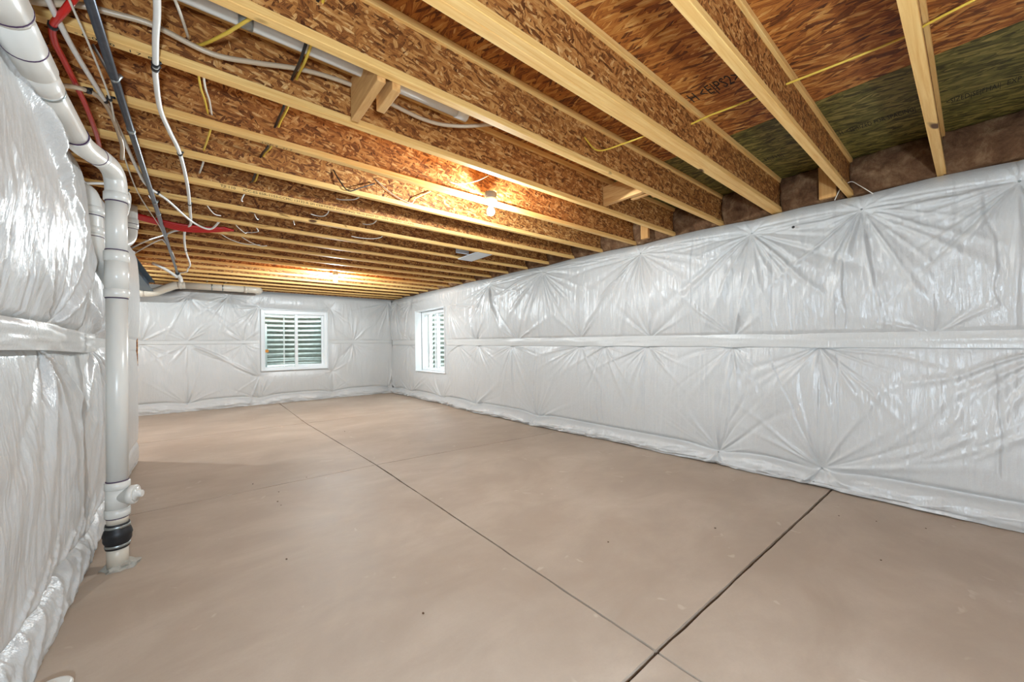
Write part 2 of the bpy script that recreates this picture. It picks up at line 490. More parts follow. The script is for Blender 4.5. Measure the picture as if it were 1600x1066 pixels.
# ------------------------------------------------------------------ joists
FW, FH = .0445, .036      # flange width, height
X0J, X1J = -2.6, 4.29
def joist_meshes():
    bm = bmesh.new(); box(bm, X0J, X1J, -FW/2, FW/2, 0, FH, .0025); bot = mesh_of(bm, 'bottom_flange')
    bm = bmesh.new(); box(bm, X0J, X1J, -FW/2, FW/2, JD-FH, JD-.0004, .0025); top = mesh_of(bm, 'top_flange')
    webs = []
    for k in range(4):
        bm = bmesh.new(); x = X0J; st = .35+.31*k
        cuts = [X0J]+[c for c in np.arange(X0J+st, X1J, 1.22)]+[X1J]
        for a, b in zip(cuts[:-1], cuts[1:]):
            box(bm, a+(.002 if a > X0J else 0), b-(.002 if b < X1J else 0), -.0048, .0048, FH-.002, JD-FH+.002)
        box(bm, X0J+.01, X1J-.01, -.0015, .0015, FH, JD-FH)
        webs.append(mesh_of(bm, 'web'))
    return bot, top, webs
jb, jt, jw = joist_meshes()
for m_ in (jb, jt): m_.materials.append(M['flange'])
for m_ in jw: m_.materials.append(M['web'])
ORD = ['first', 'second', 'third', 'fourth', 'fifth', 'sixth', 'seventh', 'eighth', 'ninth', 'tenth', 'eleventh', 'twelfth', 'thirteenth',
       'fourteenth', 'fifteenth', 'sixteenth', 'seventeenth', 'eighteenth', 'nineteenth', 'twentieth', 'twenty-first', 'twenty-second', 'twenty-third']
SP = .494
JY = [(.127+SP*k) for k in range(-4, 20)]
JY += [9.93]
joists = {}
def joist(y, label, key):
    r = empty('floor_joist', (0, y, zb(y)))
    setp(r, label, 'joist', 'wooden I-joists carrying the floor above')
    link('bottom_flange', jb, None, r); link('top_flange', jt, None, r); link('web', jw[R.randrange(4)], None, r)
    joists[key] = r
    return r
vis = 0
for k in range(-4, 20):
    y = .127+SP*k
    if k < 0:
        joist(y, f'{ORD[-k-1]} wooden I-joist overhead behind the camera, right of the rightmost visible one', k); continue
    if k == 2:
        joist(1.108, 'nearer half of the doubled wooden I-joist, third from the right of the ceiling', 2)
        joist(1.153, 'farther half of the doubled wooden I-joist with the yellow bottom flange', 2.5)
        continue
    if k == 0: lab = 'rightmost pale wooden I-joist, crossing the green strand board'
    elif k == 1: lab = 'second wooden I-joist from the right, knotty yellow bottom flange'
    elif k == 7: lab = 'eighth wooden I-joist from the near end, black lettering along its flange'
    elif k == 4: lab = 'fifth wooden I-joist from the near end, ink marks on its flange'
    else: lab = f'{ORD[k]} wooden I-joist from the near right corner, counting back'
    joist(y, lab, k)
joist(9.93, 'last wooden I-joist, tight against the far wall', 20)
# printing on flanges
def flange_print(key, s, x, size, squash=1.0, face='side'):
    r = joists[key]
    if face == 'side': stencil(s, size, (x, -FW/2-.0004, .008), (1, 0, 0), (0, 0, 1), M['print'], r, squash)
    else: stencil(s, size, (x, -FW/2+.008, -.0004), (1, 0, 0), (0, 1, 0), M['print'], r, squash)
flange_print(7, 'TJI 110     ICC-ES ESR-1153-CCMC 13132-R SFI CERTIFIED SOURCING TRUS JOIST 07   10TS  PATENT  CLAIMS', .12, .026, 1.25)
def bottom_print(key, s, x, size, squash=1.0):
    stencil(s, size, (x, FW/2-.008, -.0004), (1, 0, 0), (0, -1, 0), M['print'], joists[key], squash)
bottom_print(4, '- 0-0500    1 7  8 3', -.36, .024, 1.3)
bottom_print(5, '-LOEI 4   11 7', .27, .026, 1.1)

# stencils on subfloor
ceil_stencil('H <E|PS2>', .15, 2.36, 1.075, .42)
ceil_stencil('H  <SE|SIZED FOR SPACING|', .10, 3.56, .585, .30)
ceil_stencil('<SIZED|SE|FHAI|', .10, 3.62, .085, .30)
ceil_stencil('EXP SIZED', .10, 3.62, -.145, .30)
ceil_stencil('H||FHI|', .10, 3.60, 1.06, .42)

# ------------------------------------------------------------------ blanket builder
def vnoise(x, y, seed):
    rs = np.random.RandomState(seed); T = rs.rand(128, 128)
    xi = np.floor(x).astype(int); yi = np.floor(y).astype(int); xf = x-xi; yf = y-yi
    xf = xf*xf*(3-2*xf); yf = yf*yf*(3-2*yf)
    a = T[xi % 128, yi % 128]; b = T[(xi+1) % 128, yi % 128]; c = T[xi % 128, (yi+1) % 128]; d = T[(xi+1) % 128, (yi+1) % 128]
    return (a*(1-xf)+b*xf)*(1-yf)+(c*(1-xf)+d*xf)*yf
def fbm(x, y, seed, o=3):
    s = 0; a = .5
    for k in range(o): s = s+a*vnoise(x*2**k, y*2**k, seed+k); a *= .5
    return s/(1-.5**o)

def add_pin(S, Z, H, ps, pz, rs, depth=.06, Rd=.16, K=22, amp=.012, Lm=.45, fan=(0, 2*math.pi), w0=.004, w1=.055, reach=1.0):
    ms = (np.abs(S[:, 0]-ps) < reach); mz = slice(None)
    if not ms.any(): return
    s = S[ms]-ps; z = Z[ms]-pz; d = np.hypot(s, z)
    h = H[ms]
    h = h*(1-np.exp(-(d/Rd)**1.1)*.93)-depth*.25*np.exp(-(d/(Rd*.35))**2)
    for k in range(K):
        a = fan[0]+(fan[1]-fan[0])*(k+rs.uniform(-.6, 1.6))/K
        L = Lm*rs.uniform(.25, 1.35); am = 1.7*amp*rs.uniform(.12, 1.0)**1.6*rs.choice([1, 1, -.75])
        cx, sx = math.cos(a), math.sin(a)
        al = s*cx+z*sx; pe = -s*sx+z*cx
        pe = pe+.02*np.sin(al*rs.uniform(4, 11)+rs.uniform(0, 6))*np.clip(al, 0, .5)*2*rs.uniform(-1, 1)
        ww = (w0+w1*np.clip(al, 0, None))*rs.uniform(.55, 1.25)
        g = np.where(al > 0, (1-np.exp(-np.clip(al, 0, None)/.05))*np.exp(-(np.clip(al, 0, None)/L)**2), 0)
        h = h+am*g*np.exp(-(pe/ww)**2)
    H[ms] = h

def add_groove(S, Z, H, s0, z0, s1, z1, depth=.01, w=.006, wob=.01, seed=1, step=0.0):
    """a crease line from (s0,z0) to (s1,z1)"""
    L = math.hypot(s1-s0, z1-z0); cx, sx = (s1-s0)/L, (z1-z0)/L
    al = (S-s0)*cx+(Z-z0)*sx; pe = -(S-s0)*sx+(Z-z0)*cx
    pe = pe+wob*(vnoise(al*6+10, al*0+seed*3.7, seed)-.5)
    m = np.clip(np.minimum(al, L-al)/.05, 0, 1)
    H -= depth*m*np.exp(-(pe/w)**2)
    if step: H += step*m*np.exp(-np.clip(pe, 0, None)/.05)*(pe > 0)

def blanket(name, axis, plane, ss, t_n, zlo, zhi, height, hole=None, mat='vinyl', label='', group='insulation blankets pinned to the walls', back=-.066):
    """axis 'y': s runs along y, n points to -x (plane=x) ; 'x': s runs along x, n to -y ; 'L': s along y, n to +x"""
    tt = np.linspace(0, 1, t_n)
    S, T = np.meshgrid(ss, tt, indexing='ij')
    Z = zlo(S)+(zhi(S)-zlo(S))*T
    H, Z = height(S, Z, T)
    ns, nt = S.shape
    idx = np.arange(ns*nt).reshape(ns, nt)
    f = np.stack([idx[:-1, :-1], idx[1:, :-1], idx[1:, 1:], idx[:-1, 1:]], -1).reshape(-1, 4)
    if hole is not None:
        cs = S.reshape(-1)[f].mean(1); cz = Z.reshape(-1)[f].mean(1)
        f = f[~((cs > hole[0]-.006) & (cs < hole[1]+.006) & (cz > hole[2]-.006) & (cz < hole[3]+.006))]
    def pos(s, n, z):
        if axis == 'y': return np.stack([plane-n, s, z], -1)
        if axis == 'x': return np.stack([s, plane-n, z], -1)
        return np.stack([plane+n, s, z], -1)
    V = pos(S, H, Z).reshape(-1, 3)
    # rim back to the wall
    e = np.concatenate([f[:, [0, 1]], f[:, [1, 2]], f[:, [2, 3]], f[:, [3, 0]]])
    key = np.sort(e, 1); kk = key[:, 0].astype(np.int64)*(ns*nt)+key[:, 1]
    u_, inv, cnt = np.unique(kk, return_inverse=True, return_counts=True)
    be = e[cnt[inv] == 1]
    bv = np.unique(be); mp = -np.ones(ns*nt, int); mp[bv] = np.arange(len(bv))+ns*nt
    SB, ZB = S.reshape(-1)[bv], Z.reshape(-1)[bv]
    VB = pos(SB, np.full(len(bv), back), ZB)
    m2 = mp+len(bv)          # front copies, so that the rim is shaded on its own
    f2 = np.stack([m2[be[:, 1]], m2[be[:, 0]], mp[be[:, 0]], mp[be[:, 1]]], -1)
    V = np.concatenate([V, VB, V[bv]]); Fc = np.concatenate([f, f2])
    used = np.zeros(len(V), bool); used[Fc.reshape(-1)] = True
    remap = np.cumsum(used)-1; V = V[used]; Fc = remap[Fc]
    if axis == 'y': Fc = Fc[:, ::-1]
    me = bpy.data.meshes.new(name)
    me.vertices.add(len(V)); me.vertices.foreach_set('co', V.astype(np.float32).reshape(-1))
    me.loops.add(len(Fc)*4); me.loops.foreach_set('vertex_index', Fc.astype(np.int32).reshape(-1))
    me.polygons.add(len(Fc)); me.polygons.foreach_set('loop_start', (np.arange(len(Fc))*4).astype(np.int32))
    me.polygons.foreach_set('use_smooth', np.ones(len(Fc), bool))
    me.update(calc_edges=True); me.validate()
    o = link(name, me, M[mat]); setp(o, label, 'insulation', group)
    return o

pin_me = None
def pins_for(o, axis, plane, pins, n=.006):
    global pin_me
    if pin_me is None:
        bm = bmesh.new(); bmesh.ops.create_cone(bm, cap_ends=True, segments=10, radius1=.007, radius2=.004, depth=.005)
        pin_me = mesh_of(bm, 'fastener'); pin_me.materials.append(M['galv'])
    for s, z in pins:
        ob = link('fastener', pin_me, None, o)
        if axis == 'y': ob.location = (plane-n, s, z); ob.rotation_euler = (0, -math.pi/2, 0)
        elif axis == 'x': ob.location = (s, plane-n, z); ob.rotation_euler = (math.pi/2, 0, 0)
        else: ob.location = (plane+n, s, z); ob.rotation_euler = (0, math.pi/2, 0)

def window_mask(S, Z, hole, w=.10):
    dx = np.maximum(np.maximum(hole[0]-S, S-hole[1]), 0); dz = np.maximum(np.maximum(hole[2]-Z, Z-hole[3]), 0)
    return 1-np.exp(-(np.hypot(dx, dz)/w)**2)

# ---- right wall ---------------------------------------------------------
ssR = np.concatenate([np.arange(-1.2, -.35, .03), np.arange(-.35, 3.4, .0075), np.arange(3.4037, 9.98, .012)])
PU_top = [(-.20, 2.215), (.546, 2.25), (1.32, 2.245), (2.49, 2.285), (4.15, 2.33), (5.54, 2.32), (6.94, 2.10), (8.84, 2.30), (9.75, 2.38)]
PU_mid = [(.18, 1.25), (1.49, 1.27), (2.38, 1.28), (3.42, 1.29), (4.75, 1.30), (5.95, 1.30), (8.9, 1.36)]
def h_right_up(S, Z, T):
    rs = np.random.RandomState(11)
    zt = 2.375+.0135*S
    H = .075*np.clip(np.sin(np.pi*np.clip(T*.90+.06, 0, 1)), 0, 1)**.6
    H = H*(.75+.5*fbm(S*1.3+5, Z*.9, 3))
    # vertical drape lines
    rid = 1-np.abs(2*fbm(S*9+3, Z*.7+S*.8, 21, 2)-1)
    H += .010*(rid**3)
    H += .0060*(1-np.abs(2*fbm(S*26, Z*2.2, 31, 2)-1))**3
    H += .014*(fbm(S*3.1+1, Z*3.0, 41, 2)-.5)
    for ps, pz in PU_top:
        add_pin(S, Z, H, ps, pz, rs, .06, .20, 34, .0165, .80, (math.pi*1.02, math.pi*1.98), .004, .040, 1.25)
        add_pin(S, Z, H, ps, pz, rs, .02, .06, 14, .010, .30, (-.15, math.pi*1.15), .004, .07, .8)
    for a, b in zip(PU_top[:-1], PU_top[1:]):     # tension folds between neighbouring top pins
        if b[0] > 6.5: continue
        for k in range(3):
            dz = .012*(k-1)
            add_groove(S, Z, H, a[0]+.03, a[1]+dz, b[0]-.03, b[1]+dz*3.2, .008, .010, .02, 5+k)
    for ps, pz in PU_mid:
        add_pin(S, Z, H, ps, pz, rs, .03, .09, 13, .015, .50, (.15*math.pi, .85*math.pi), .005, .07, .9)
    for (s0, z0, s1, z1) in ((.50, 2.2, .46, 1.3), (.66, 1.95, .65, 1.3), (-.06, 2.2, -.12, 1.4), (1.34, 2.2, 1.42, 1.3), (1.14, 2.1, 1.14, 1.3), (2.46, 2.2, 2.5, 1.35), (1.86, 2.2, 1.86, 1.5), (3.3, 2.2, 3.3, 1.3), (5.5, 2.2, 5.5, 1.35), (4.12, 2.2, 4.2, 1.3)):
        add_groove(S, Z, H, s0, z0, s1, z1, .009, .007, .035, int(s0*10)+20, .004)
    H *= np.where(S > 6.5, .35+.65*window_mask(S, Z, W2, .16), 1)
    # roll the top edge back over the sill, scalloped between pins
    dist = np.min(np.abs(S[..., None]-np.array([p[0] for p in PU_top])), -1)
    sc_ = .022*np.clip(dist/.5, 0, 1)**.6-.012
    k = np.clip((T-.86)/.14, 0, 1)
    Z = Z+k*sc_
    H = H*(1-k**2)+(-.05)*k**3+.03*k*(1-k)
    kb = np.clip(1-T/.05, 0, 1)
    H = H*(1-kb)+.012*kb
    return H, Z
o = blanket('insulation_blanket', 'y', XR, ssR, 150, lambda s: zmid(s)+.03, lambda s: 2.375+.0135*s, h_right_up, W2,
            label='upper white vinyl insulation blanket along the right wall, under the joist ends')
pins_for(o, 'y', XR, PU_top, .012)
BLANKET_RU = o
# small dark tear
tear = lathe_obj('tear', [(.004, -.002), (.012, 0), (.004, .003)], M['black'], o, 6, (XR-.078, .975, 2.204), (-1, 0, 0))

PL_top = [(-.35, 1.17), (.83, 1.17), (1.50, 1.18), (2.42, 1.19), (3.02, 1.20), (3.42, 1.20), (4.9, 1.22), (5.9, 1.23), (6.6, 1.24), (8.9, 1.27)]
PL_bot = [(-.9, .15), (.832, .15), (1.66, .115), (4.31, .08), (6.05, .07), (7.3, .07), (8.9, .08), (9.8, .10)]
def skirt(S, Z, H, pins, amp, zt, seed, lump=1.0):
    """loose hem lying out from the wall below the bottom fasteners"""
    d = np.min(np.abs(S[..., None]-np.array([p[0] for p in pins])), -1)
    near = np.exp(-(d/.22)**2)
    zc = zt*(1.0+.35*(1-near))
    u = np.clip(1-Z/zc, 0, 1)
    am = amp*(.55+.9*fbm(S*1.7, S*0+2, seed))
    prof = np.sin(np.clip(u*1.12, 0, 1)*math.pi*.62)
    crease = np.exp(-((Z-zc)/.022)**2)
    H -= (.012+.030*(1-near))*crease*.8
    H += am*prof*(u > 0)
    H += lump*.010*(u > 0)*np.clip(u*3, 0, 1)*(fbm(S*9, Z*26+S*3, seed+4, 2)-.5)*2
    H += .022*lump*(u > 0)*u*(1-np.abs(2*fbm(S*5+Z*9, Z*20, seed+9, 2)-1))**2.5
    return H
def h_right_lo(S, Z, T):
    rs = np.random.RandomState(23)
    H = .060*np.clip(np.sin(np.pi*np.clip(T*.93+.05, 0, 1)), 0, 1)**.5*(.7+.6*fbm(S*1.1+9, Z*1.1, 7))
    H += .0055*(1-np.abs(2*fbm(S*22, Z*1.8, 51, 2)-1))**3
    H += .009*(fbm(S*2.6+1, Z*2.6, 61, 2)-.5)
    # long diagonal pulls on the near stretch
    for q in range(12):
        z0 = .18+.035*q+rs.uniform(-.02, .02); s0 = .62-.09*q*rs.uniform(.5, 1)
        add_groove(S, Z, H, s0, z0, s0-rs.uniform(.25, .75), z0+rs.uniform(.25, .75), -.007*rs.uniform(.4, 1), .018, .05, q+70)
    for ps, pz in PL_top:
        add_pin(S, Z, H, ps, pz, rs, .04, .10, 19, .014, .55, (math.pi*1.06, math.pi*1.94), .004, .045, .9)
    for ps, pz in PL_bot:
        add_pin(S, Z, H, ps, pz, rs, .05, .15, 19, .012, .60, (.08*math.pi, .92*math.pi), .004, .040, .9)
        add_pin(S, Z, H, ps, pz, rs, .02, .05, 12, .022, .20, (1.1*math.pi, 1.9*math.pi), .004, .12, .5)
    H *= np.where(S > 6.5, .35+.65*window_mask(S, Z, W2, .16), 1)
    for (s0, z0, s1, z1) in ((1.50, 1.16, 1.53, .5), (1.53, .5, 1.64, .14), (2.43, 1.16, 2.46, .2), (.72, 1.16, .70, .25), (.83, 1.15, .835, .18), (3.05, 1.15, 3.05, .2), (3.12, 1.15, 3.12, .2), (-.08, 1.1, -.1, .3), (5.9, 1.15, 6.02, .12), (1.2, 1.15, .86, .2), (4.35, .1, 4.32, 1.15), (6.9, .6, 6.9, .12)):
        add_groove(S, Z, H, s0, z0, s1, z1, .010, .006, .03, int(s0*7)+30, .004)
    H = skirt(S, Z, H, PL_bot, .060+.10*np.exp(-((S-5.4)/1.9)**2), .122, 81)
    kb = np.clip((T-.965)/.035, 0, 1)
    H = H*(1-kb)-.01*kb
    Z = Z+np.where(T < .03, .018*fbm(S*3.0, S*0, 90, 2), 0)
    return H, Z
o = blanket('insulation_blanket', 'y', XR, ssR, 165, lambda s: s*0+.002, lambda s: zmid(s)-.02, h_right_lo, W2,
            label='lower white vinyl insulation blanket along the right wall, hem on the floor')
pins_for(o, 'y', XR, PL_bot, .010)
# seam flap between the two rows
def h_flap(S, Z, T):
    H = .026+.012*fbm(S*1.5, T*2, 5)+.003*np.sin(T*math.pi)
    d = np.min(np.abs(S[..., None]-np.array([p[0] for p in PL_top])), -1)
    H += .012*np.exp(-(d/.12)**2)*(1-T)+.004*(fbm(S*4, T*5+S, 15, 2)-.5)
    H *= np.where(S > 6.5, .45+.55*window_mask(S, Z, W2, .16), 1)
    Z = Z-.006*np.exp(-(d/.1)**2)*(1-T)+.008*(fbm(S*1.2, T*0, 19)-.5)
    return H, Z
o = blanket('insulation_blanket_flap', 'y', XR, ssR[::3], 12, lambda s: zmid(s)-.055, lambda s: zmid(s)+.062, h_flap, W2, 'vinyl_flap',
            'flat white horizontal seam strip between the two blankets on the right wall', None)

# ---- back wall ----------------------------------------------------------
ssB = np.arange(-3.3, 4.02, .0125)
PB_top = [(-.18, 2.32), (.46, 2.36), (1.0, 2.16), (2.46, 2.20), (3.93, 2.42), (-1.4, 2.3)]
PB_mid = [(-.20, 1.375), (-.87, 1.37), (3.0, 1.35), (.72, 1.36)]
PB_bot = [(-.21, .14), (1.0, .12), (2.50, .15), (3.9, .14), (-1.3, .14)]
def h_back(up):
    def f(S, Z, T):
        rs = np.random.RandomState(33 if up else 34)
        H = .055*np.clip(np.sin(np.pi*np.clip(T*.92+.05, 0, 1)), 0, 1)**.5*(.7+.6*fbm(S*1.2+4, Z*1.1, 13))
        H += .004*(1-np.abs(2*fbm(S*14, Z*1.6, 57, 2)-1))**3+.010*(fbm(S*2.4+1, Z*2.6, 67, 2)-.5)
        if up:
            for ps, pz in PB_top:
                add_pin(S, Z, H, ps, pz, rs, .06, .18, 20, .016, .6, (math.pi*1.03, math.pi*1.97), .005, .055, 1.0)
                add_pin(S, Z, H, ps, pz, rs, .02, .06, 8, .010, .25, (0, math.pi), .005, .08, .6)
            for ps, pz in PB_mid:
                add_pin(S, Z, H, ps, pz+.03, rs, .04, .12, 14, .015, .45, (.1*math.pi, .9*math.pi), .005, .06, .8)
        else:
            for ps, pz in PB_mid:
                add_pin(S, Z, H, ps, pz-.03, rs, .04, .12, 14, .014, .5, (1.1*math.pi, 1.9*math.pi), .005, .055, .8)
            for ps, pz in [(1.0, .62), (2.5, .65)]:
                add_pin(S, Z, H, ps, pz, rs, .04, .10, 16, .014, .6, (0, 2*math.pi), .005, .06, .9)
            for ps, pz in PB_bot:
                add_pin(S, Z, H, ps, pz, rs, .05, .15, 16, .013, .5, (.08*math.pi, .92*math.pi), .005, .05, .9)
            add_groove(S, Z, H, -.12, 1.30, .95, .66, -.016, .030, .06, 3)
            add_groove(S, Z, H, -.12, 1.24, .95, .62, .012, .018, .06, 4)
            add_groove(S, Z, H, -.20, 1.3, -.20, .2, .010, .010, .03, 6)
            add_groove(S, Z, H, 1.0, .6, 1.05, .15, .012, .010, .03, 7)
            add_groove(S, Z, H, 2.5, .6, 2.52, .2, .012, .010, .03, 8)
        H *= .3+.7*window_mask(S, Z, W1, .12)
        if not up:
            H = skirt(S, Z, H, PB_bot, .07+.0*S, .15, 83)
            kb = np.clip((T-.965)/.035, 0, 1); H = H*(1-kb)+.008*kb
        else:
            k = np.clip((T-.9)/.1, 0, 1); H = H*(1-k**2)+(-.05)*k**3
            kb = np.clip(1-T/.04, 0, 1); H = H*(1-kb)+.008*kb
        return H, Z
    return f
ZMB = 1.375
def ztopB(s): return 2.50+.0*s-.16*(1/(1+np.exp((s+.35)/.07)))-.03*np.exp(-((s-.5)/.5)**2)
o = blanket('insulation_blanket', 'x', YB, ssB, 90, lambda s: s*0+ZMB+.004, ztopB, h_back(True), W1,
            label='upper white vinyl insulation blanket on the far wall around the window top')
pins_for(o, 'x', YB, PB_top[:5], .014)
o = blanket('insulation_blanket', 'x', YB, ssB, 112, lambda s: s*0+.002, lambda s: s*0+ZMB-.004, h_back(False), W1,
            label='lower white vinyl insulation blanket on the far wall, hem on the floor')
pins_for(o, 'x', YB, PB_bot[:4], .012)
def h_flapB(S, Z, T):
    return (.026+.006*fbm(S*2, T*2, 25))*(.4+.6*window_mask(S, Z, W1, .12)), Z
o = blanket('insulation_blanket_flap', 'x', YB, ssB[::3], 6, lambda s: s*0+ZMB-.03, lambda s: s*0+ZMB+.03, h_flapB, W1, 'vinyl_flap',
            'thin white horizontal seam strip across the far wall blanket', None)

# ---- left partition -----------------------------------------------------
ssL = np.concatenate([np.arange(-1.0, 1.5, .03), np.arange(1.5, 4.2, .0075), np.arange(4.2, 5.93, .014), [5.93]])
ZL = 1.285
PLt = [(2.63, ZL), (3.65, ZL-.01), (1.2, ZL), (4.8, ZL)]
def h_left(up):
    def f(S, Z, T):
        rs = np.random.RandomState(44 if up else 45)
        bul = .105 if up else .075
        H = bul*np.clip(np.sin(np.pi*np.clip(T*.90+.07, 0, 1)), 0, 1)**.55*(.75+.5*fbm(S*1.5+2, Z*1.2, 17))
        rec = np.exp(-((S-3.33)/.20)**2)
        H *= 1-(.75*rec if up else .25*rec)
        if up:
            g = np.clip(1.15-T, 0, 1)
            warp = S*13+Z*1.2+1.5*fbm(Z*2, S*2, 5)
            H += .013*g**1.5*(1-np.abs(2*fbm(warp, Z*.9, 71, 2)-1))**2.5
            H += .006*g*(1-np.abs(2*fbm(S*38+Z*3, Z*3.0, 72, 2)-1))**3
            H += .004*(1-np.abs(2*fbm(S*10+Z*9, Z*2, 73, 2)-1))**3
            for ps, pz in PLt:
                add_pin(S, Z, H, ps, pz+.03, rs, .05, .13, 22, .018, .55, (.12*math.pi, .88*math.pi), .006, .06, .9)
            for q in range(7):
                add_groove(S, Z, H, 1.5+.05*q, 2.30, 2.35+.09*q, 2.02-.03*q, -.012, .020, .05, q)
            k = np.clip((T-.86)/.14, 0, 1); H = H*(1-k**2)+(-.03)*k**3
            kb = np.clip(1-T/.05, 0, 1); H = H*(1-kb)+.020*kb
        else:
            warp = S*9-Z*1.0+1.4*fbm(Z*2, S*2, 6)
            H += .006*(1-np.abs(2*fbm(warp, Z*.8, 75, 2)-1))**3
            H += .0042*(1-np.abs(2*fbm(S*30+Z*4, Z*2.4, 76, 2)-1))**3
            H += .010*(fbm(S*5, Z*7, 77, 2)-.5)
            for ps, pz in PLt:
                add_pin(S, Z, H, ps, pz-.035, rs, .05, .14, 20, .018, .75, (1.12*math.pi, 1.92*math.pi), .006, .06, 1.2)
            H = skirt(S, Z, H, [(3.3, .2), (1.0, .2), (5.0, .2)], .028+.0*S, .17, 85, .35)
            for q in range(9):
                add_groove(S, Z, H, 1.7+.2*q, .02, 2.25+.2*q, .36+.03*(q % 3), -.012, .016, .05, q+40)
            Z = Z+np.where(T < .03, .05*fbm(S*2.2, S*0, 95, 2)*(S > 3), 0)
            kb = np.clip((T-.96)/.04, 0, 1); H = H*(1-kb)+.012*kb
        H = H*(1-.6*np.clip((S-4.2)/.8, 0, 1)); e = np.clip((5.93-S)/.10, 0, 1); H = H*e**.5
        return H, Z
    return f
o = blanket('insulation_blanket', 'L', XL, ssL, 130, lambda s: s*0+ZL+.03, lambda s: s*0+2.33, h_left(True), None,
            label='upper white vinyl insulation blanket bulging on the left wall beside the drain pipe')
o = blanket('insulation_blanket', 'L', XL, ssL, 150, lambda s: s*0+.004, lambda s: s*0+ZL-.025, h_left(False), None,
            label='lower white vinyl insulation blanket hanging on the left wall beside the drain pipe')
def h_flapL(S, Z, T):
    d = np.abs(S-2.63)
    H = .058+.02*fbm(S*2.2, T*2, 35)-.020*np.exp(-((S-2.75)/.16)**2)-.022*np.exp(-((S-3.33)/.2)**2)
    H += .008*(1-np.abs(2*fbm(S*3+T*2, T*4, 36, 2)-1))**2+.006*np.sin(T*math.pi)
    H = H*(1-np.clip((S-3.4)/.3, 0, 1))+.016*np.clip((S-3.4)/.3, 0, 1)
    e = np.clip((5.93-S)/.10, 0, 1)
    return H*e**.5, Z-.015*np.exp(-((S-3.2)/.4)**2)
o = blanket('insulation_blanket_flap', 'L', XL, ssL[::2], 14, lambda s: s*0+ZL-.055, lambda s: s*0+ZL+.055, h_flapL, None, 'vinyl_flap',
            'crumpled white horizontal seam strip across the left wall blanket', None)

# ------------------------------------------------------------------ rim insulation batts between joists on the right
def batt_mesh(seed, w):
    ny, nz = 26, 18
    rs = np.random.RandomState(seed)
    yy = np.linspace(-w/2, w/2, ny); zz = np.linspace(.0, JD-.004, nz)
    Yg, Zg = np.meshgrid(yy, zz, indexing='ij')
    X = 4.10-.055*np.clip(np.sin(np.pi*(Zg/JD*.94+.03)), 0, 1)**.6-.05*(fbm(Yg*7+seed*3, Zg*9, seed, 3)-.5)-.03*(fbm(Yg*22+seed, Zg*22, seed+5, 2)-.5)
    bm = bmesh.new()
    vs = [[bm.verts.new((X[i, j], Yg[i, j], Zg[i, j])) for j in range(nz)] for i in range(ny)]
    for i in range(ny-1):
        for j in range(nz-1): bm.faces.new((vs[i][j], vs[i][j+1], vs[i+1][j+1], vs[i+1][j]))
    ring = [vs[i][0] for i in range(ny)]+[vs[-1][j] for j in range(1, nz)]+[vs[i][-1] for i in range(ny-2, -1, -1)]+[vs[0][j] for j in range(nz-2, 0, -1)]
    bk = [bm.verts.new((4.29, v.co.y, v.co.z)) for v in ring]
    for k in range(len(ring)):
        k2 = (k+1) % len(ring); bm.faces.new((ring[k], ring[k2], bk[k2], bk[k]))
    bm.faces.new(bk)
    bmesh.ops.recalc_face_normals(bm, faces=bm.faces)
    me = mesh_of(bm, 'batt'); me.materials.append(M['fibre'])
    me.polygons.foreach_set('use_smooth', [True]*len(me.polygons)); return me
centers = [.127+SP*k for k in range(-2, 20)]
centers[4] = 1.13
bw = SP-.018
bms = [batt_mesh(s, bw) for s in (1, 2, 3, 4)]
for k in range(len(centers)-1):
    yc = (centers[k]+centers[k+1])/2; kk = k-2
    wd = 1.0
    if kk in (1, 2): wd = (bw-.05)/bw
    if kk < 0: lab = 'brown fibreglass batt in the joist bay right of the rightmost joist' if kk == -1 else 'brown fibreglass batt in a joist bay behind the camera'
    else: lab = f'brown fibreglass batt above the right wall, {ORD[kk+1]} joist bay counting from the right'
    o = link('fibreglass_batt', bms[k % 4], None)
    o.location = (0, yc, zb(yc)); o.scale = (1, wd, 1)
    setp(o, lab, 'insulation', 'fibreglass batts above the right wall')

